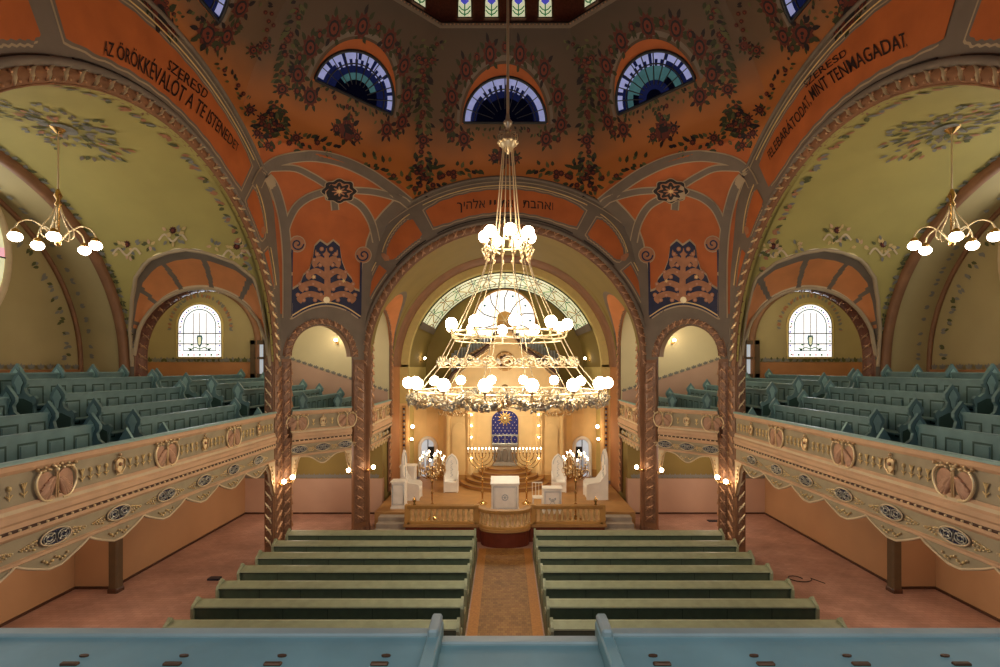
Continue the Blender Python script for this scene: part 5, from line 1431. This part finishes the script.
# scroll band
m = MB()
for i in range(24):
    a = 2*PI*i/24
    m.tube([cr(1.45+.02*math.cos(q), a+.10*math.cos(q*.9)*(1-q*.06), 6.13+.11*math.sin(q*.9)*(1-q*.06)) for q in range(10)], .016, 'chaingold', 5)
    m.sphere(cr(1.46, a+PI/24, 6.13), .05, 'leafmetal', 6)
m.tube([cr(1.45, 2*PI*i/48, 6.02) for i in range(48)], .014, 'chaingold', 5, True)
m.build('scroll_band', t)
# the leafy crown
m = MB()
for i in range(1500):
    a = random.uniform(0, 2*PI); z = 5.31+random.random()*.19-.07*abs(math.sin(a*8))**2; r = 1.99+random.uniform(-.05, .08)
    L = random.uniform(.08, .17); w = L*.5; d = random.uniform(0, 2*PI)
    c = Vector(cr(r, a, z)); T = Vector((-math.sin(a), math.cos(a), 0)); R = Vector((math.cos(a), math.sin(a), 0)); Zv = Vector((0, 0, 1))
    D1 = T*math.cos(d)+Zv*math.sin(d); D2 = -T*math.sin(d)+Zv*math.cos(d)
    P = [c-D1*L/2, c+D2*w/2+R*.03, c+D1*L/2+R*random.uniform(.0, .08), c-D2*w/2+R*.03]
    m.add([tuple(p) for p in P]+[tuple(c+R*.05)], [(0, 1, 4), (1, 2, 4), (2, 3, 4), (3, 0, 4)], random.choice(('leafmetal', 'leafmetal', 'palegold', 'silver', 'leafmetal', 'gold')), False)
m.build('leaf_crown', t)
m = MB()
for i in range(16):
    a = 2*PI*i/16; m.tube([cr(1.94, a, 5.34), cr(1.5, a, 5.28), cr(.9, a, 5.3), cr(.3, a, 5.3)], .010, 'chaingold', 5)
m.build('crown_spokes', t)
def globe(r, a, z, rad, stem, mat='globe'):
    m = MB(); m.sphere(cr(r, a, z), rad, mat, 16); g = m.build('globe', t)
    m = MB(); m.tube([cr(r-.16, a, z-rad-.18), cr(r-.02, a, z-rad-.12), cr(r, a, z-rad+.02)], .022, 'chaingold', 6); m.lathe([(.03, -.04), (.06, 0), (.04, .03)], cr(r, a, z-rad), 'gold', 8); m.build('globe_arm', t)
for i in range(16): globe(2.07, 2*PI*(i+.5)/16, 5.70, .115, 0)
for i in range(10): globe(1.25, 2*PI*(i+.5)/10+.1, 6.90, .12, 0)
for i in range(7): globe(.50, 2*PI*(i+.35)/7, 8.80, .13, 0)
for i in range(14):
    a = 2*PI*i/14; m = MB(); m.tube([cr(.46, a, 8.62), cr(.56, a, 8.5), cr(.5, a, 8.38), cr(.48, a, 8.34)], .02, 'chaingold', 5); m.sphere(cr(.48, a, 8.34), .045, 'gold', 6); m.build('top_scroll', t)

# side chandeliers
for s in (-1, 1):
    c = (s*9.74, 10.9)
    t = thing('arm_chandelier', 'brass chandelier of curved arms with five white globes under the %s vault' % side(s), 'chandelier', (c[0], c[1], 8.9), 'side bay chandeliers')
    m = MB(); m.tube([(c[0], c[1], 9.6), (c[0], c[1], 11.24)], .018, 'chaingold', 6); m.lathe([(.03, 0), (.14, .1), (.16, .14)], (c[0], c[1], 11.1), 'brass', 12); m.build('rod', t)
    m = MB(); m.lathe([(.02, -.55), (.06, -.5), (.03, -.3), (.03, .3), (.07, .36), (.03, .45), (.08, .55), (.02, .7)], (c[0], c[1], 9.2), 'brass', 10); m.build('stem', t)
    for i in range(5):
        a = D(18+72*i); a = a if s < 0 else PI-a; dx, dy = math.cos(a), math.sin(a)
        def rp_(r, z): return (c[0]+dx*r, c[1]+dy*r, z)
        m = MB(); m.tube([rp_(*q) for q in catmull([(.03, 8.75), (.2, 8.98), (.42, 9.12), (.6, 9.06), (.68, 8.92), (.68, 8.84)], 4)], .016, 'chaingold', 6)
        m.tube([rp_(*q) for q in catmull([(.03, 9.55), (.12, 9.3), (.28, 9.0), (.24, 8.82), (.1, 8.85)], 4)], .013, 'chaingold', 6); m.build('arm', t)
        m = MB(); m.sphere(rp_(.68, 8.72), .12, 'globe2', 16, sz=.85); m.build('globe', t)
        m = MB(); m.lathe([(.02, .12), (.07, .08), (.08, .02)], rp_(.68, 8.78), 'brass', 10); m.build('globe_holder', t)

# ================================================================== wall lamps
def lamp(label, p, n, r=.075, mat='bulb', group='small globe wall lamps'):
    n = Vector((n[0], n[1], 0)).normalized(); P = Vector(p)
    t = thing('wall_lamp', label, 'lamp', tuple(P-n*.22), group)
    m = MB(); m.sphere(p, r, mat, 12); m.build('globe', t)
    m = MB(); m.tube([tuple(P-n*.24+Vector((0, 0, -.12))), tuple(P-n*.12+Vector((0, 0, -.16))), tuple(P-n*.02+Vector((0, 0, -.14))), tuple(P+Vector((0, 0, -r)))], .015, 'brass', 6)
    m.lathe([(.02, -.02), (.05, 0), (.03, .03)], (p[0], p[1], p[2]-r), 'brass', 8)
    m.sphere(tuple(P-n*.24+Vector((0, 0, -.12))), .06, 'brass', 8); m.build('bracket', t)
for s in (-1, 1):
    sd = side(s)
    lamp('small globe lamp on the inner face of the %s chancel pillar, beside the aisle' % sd, (s*4.85, 18.42, 2.35), (-s, -.3))
    lamp('small globe lamp on the outer face of the %s chancel pillar' % sd, (s*5.62, 17.95, 2.33), (s*.2, -1))
    lamp('upper small globe lamp on the pillar between %s gallery and narrow arch' % sd, (s*6.88, 16.2, 2.46), (-s, .2))
    lamp('lower small globe lamp on the pillar between %s gallery and narrow arch' % sd, (s*7.0, 15.85, 2.40), (-s*.8, -.6))
    lamp('candle-shaped lamp high on the pale wall behind the narrow %s arch' % sd, (s*7.28, 21.5, 7.2), (0, -1), .07)
    lamp('small lamp high on the %s side of the apse wall' % sd, (s*4.15, 25.9, 6.5), (-s, 0), .07)
    lamp('upper bulb on the %s jamb of the apse beside the ark' % sd, (s*4.42, 23.9, 3.2), (-s*.2, -1), .08)
    lamp('lower bulb on the %s jamb of the apse beside the ark' % sd, (s*4.46, 23.9, 2.6), (-s*.2, -1), .07)

# ================================================================== gallery front at the viewer
GD = [(-4, -.285), (-.235, .345), (.395, 4)]
for i, (x0, x1) in enumerate(GD):
    mid = i == 1
    lab = ('blue painted desk shelf of the rear gallery, long left stretch with dark lock plates', 'short middle stretch of the blue rear gallery desk between two upright dividers', 'blue painted desk shelf of the rear gallery, long right stretch with dark lock plates')[i]
    t = thing('gallery_desk', lab, 'desk', ((x0+x1)/2, 1.75, 3.5), 'rear gallery desk')
    zt = 5.015 if not mid else 4.985
    m = MB()
    m.prism([(1.90, zt-.06), (1.90, zt-.005), (1.895, zt), (1.855, zt), (1.85, zt-.006), (1.85, zt-.06)], lambda a, b, d: (d, a, b), x0, x1, 'deskpale'); m.build('edge_moulding', t)
    m = MB()
    m.prism([(1.85, zt-.03), (1.85, zt-.012), (1.80, zt-.016), (1.795, zt-.012), (1.50, zt-.03), (1.50, zt-.05)], lambda a, b, d: (d, a, b), x0, x1, 'deskblue'); m.build('desk_top', t)
    m = MB(); m.box(x0, x1, 1.86, 1.89, 3.5, zt-.06, 'deskblue'); m.build('front_board', t)
    if not mid:
        hx = [(184, 653), (282, 655), (386, 657), (84, 651)] if i == 0 else [(653, 659), (754, 659), (847, 657), (945, 655)]
        for px, py in hx:
            Y = 1.735; x = (px-CX)*Y/F
            m = MB(); n = 12; m.prism([(x+.016*math.cos(2*PI*k/n), Y+.007*math.sin(2*PI*k/n)) for k in range(n)], lambda a, b, d: (a, b, d), zt-.016, zt-.010, 'hinge'); m.build('lock_plate', t)
            x2 = x-.012 if i == 0 else x+.018
            m = MB(); m.bev(x2-.03, x2+.03, 1.683, 1.70, zt-.02, zt-.011, 'hinge', .003); m.build('lock_plate', t)
for x, lab in ((-.26, 'left'), (.37, 'right')):
    t = thing('desk_divider', 'upright blue divider on the %s of the middle desk stretch' % lab, 'divider', (x, 1.75, 3.5), 'rear gallery dividers')
    m = MB(); m.bev(x-.024, x+.024, 1.45, 1.93, 3.5, 5.03, 'deskblue', .008); m.build('board', t)
    m = MB(); m.bev(x-.02, x+.02, 1.80, 1.93, 5.03, 5.055, 'deskpale', .008); m.build('cap', t)
gsb = MB(); gsb.box(-9, 9, -2.5, 1.95, 3.3, 3.5, 'undercream'); struct(gsb, 'floor')

# small things on the floor
m = MB(); m.bev(-.16, .16, -.1, .1, 0, .05, 'plate', .01)
o = m.build('floor_box', None, 'small dark floor box beside the left pews', 'floor box', local=True); o.location = (-8.25, 14.2, 0)
m = MB(); m.tube([(.25*math.cos(i*.5)+.02*i, .2*math.sin(i*.5), .015) for i in range(14)]+[(.7, -.3, .015)], .012, 'cable', 5)
o = m.build('cable', None, 'loop of black cable on the floor beside the right pews', 'cable', local=True); o.location = (8.2, 14.2, 0)
m = MB(); m.bev(-.25, .25, -.12, .12, 0, .02, 'plate', .006)
for i in range(5): m.box(-.2+.1*i-.02, -.2+.1*i+.02, -.09, .09, .02, .024, 'lead')
o = m.build('floor_grate', None, 'small dark floor grate behind the right narrow arch', 'grate', local=True); o.location = (8.2, 19.6, 0)

# drum windows
for k in (0, 1, 7):
    P, Q = octring(4.88, 0)[k], octring(4.88, 0)[(k+1) % 8]; P, Q = Vector(P), Vector(Q); e = (Q-P).normalized(); L = (Q-P).length; nn = Vector((e.y, -e.x, 0))
    if nn.dot(Vector((0, C0, 0))-P) < 0: nn = -nn
    for i in range(4):
        c = P+e*(L*(.5+(i-1.5)*.205))
        w = MB(); hw = .22
        def wq(a, b, d): return tuple(c+e*a+nn*d+Vector((0, 0, b)))
        out = [(-hw, 16.82), (-hw, 17.3)]+[(-hw*math.cos(PI*j/10), 17.3+hw*1.2*math.sin(PI*j/10)) for j in range(1, 10)]+[(hw, 17.3), (hw, 16.82)]
        w.prism(out, wq, .02, .04, 'glasspale')
        o = w.build('window_%d' % wnum, kind='structure'); wnum += 1
        f = MB(); f.tube([wq(a, b, .05) for a, b in out], .03, 'windowframe', 4, True)
        f.prism([(-.13, 17.32), (-.08, 17.44), (0, 17.38), (.08, 17.44), (.13, 17.32), (0, 17.2)], wq, .045, .055, 'glassviolet')
        f.tube([wq(0, 16.86, .05), wq(0, 17.25, .05)], .02, 'glassgreen', 4)
        for q in (-1, 1):
            for z in (16.9, 17.03): f.tube([wq(0, z, .05), wq(q*.1, z+.05, .05), wq(q*.17, z+.14, .05)], .02, 'glassgreen', 4)
        f.build('window_frame', o, kind='structure')

# ================================================================== light
wd_ = bpy.data.worlds.new('world'); sc.world = wd_; wd_.use_nodes = True
wd_.node_tree.nodes['Background'].inputs[0].default_value = (.62, .74, 1, 1); wd_.node_tree.nodes['Background'].inputs[1].default_value = .10
def light(kind, loc, power, color, size=.2, rot=(0, 0, 0), sy=None, name='fill_light'):
    l = bpy.data.lights.new(name, kind); l.energy = power; l.color = color
    if kind == 'AREA':
        l.size = size
        if sy: l.shape = 'RECTANGLE'; l.size_y = sy
    else: l.shadow_soft_size = size
    o = bpy.data.objects.new(name, l); COL.objects.link(o); o.location = loc; o.rotation_euler = rot; return o
W_ = (1, .80, .55); DAY = (.86, .93, 1)
for s in (-1, 1):
    light('AREA', (s*13.25, 21.55, 7.7), 110, DAY, 1.6, (-PI/2, 0, 0), 2.0, 'window_light')
    light('POINT', (s*11.5, 19.0, 8.6), 60, (1, .9, .72), .4)  # added fill to brighten the corner room
    light('AREA', (s*13.0, C0, 8.9), 90, (.95, .95, .9), 4.4, (0, s*PI/2, 0), 4.4, 'window_light')
    light('POINT', (s*8.9, 10.5, 2.6), 100, (1, .84, .66), .5)  # added fill under the side gallery, no fixture belongs to it
    light('POINT', (s*7.8, 18.4, 2.7), 90, (1, .84, .66), .4)  # added fill under the corner gallery, likewise without a fixture
    light('POINT', (s*7.2, 20.0, 7.4), 90, (1, .85, .62), .3)
light('POINT', (0, 20.8, 4.6), 330, (1, .86, .63), .5)  # added fill that lifts the ark wall and platform
light('POINT', (.06, C0, 4.7), 200, (1, .9, .74), .6)
light('POINT', (0, 25.2, 8.8), 45, (1, .88, .6), .5)
light('AREA', (0, -1.8, 8.2), 120, (.72, .85, 1), 6, (D(62), 0, 0), 3, 'window_light')
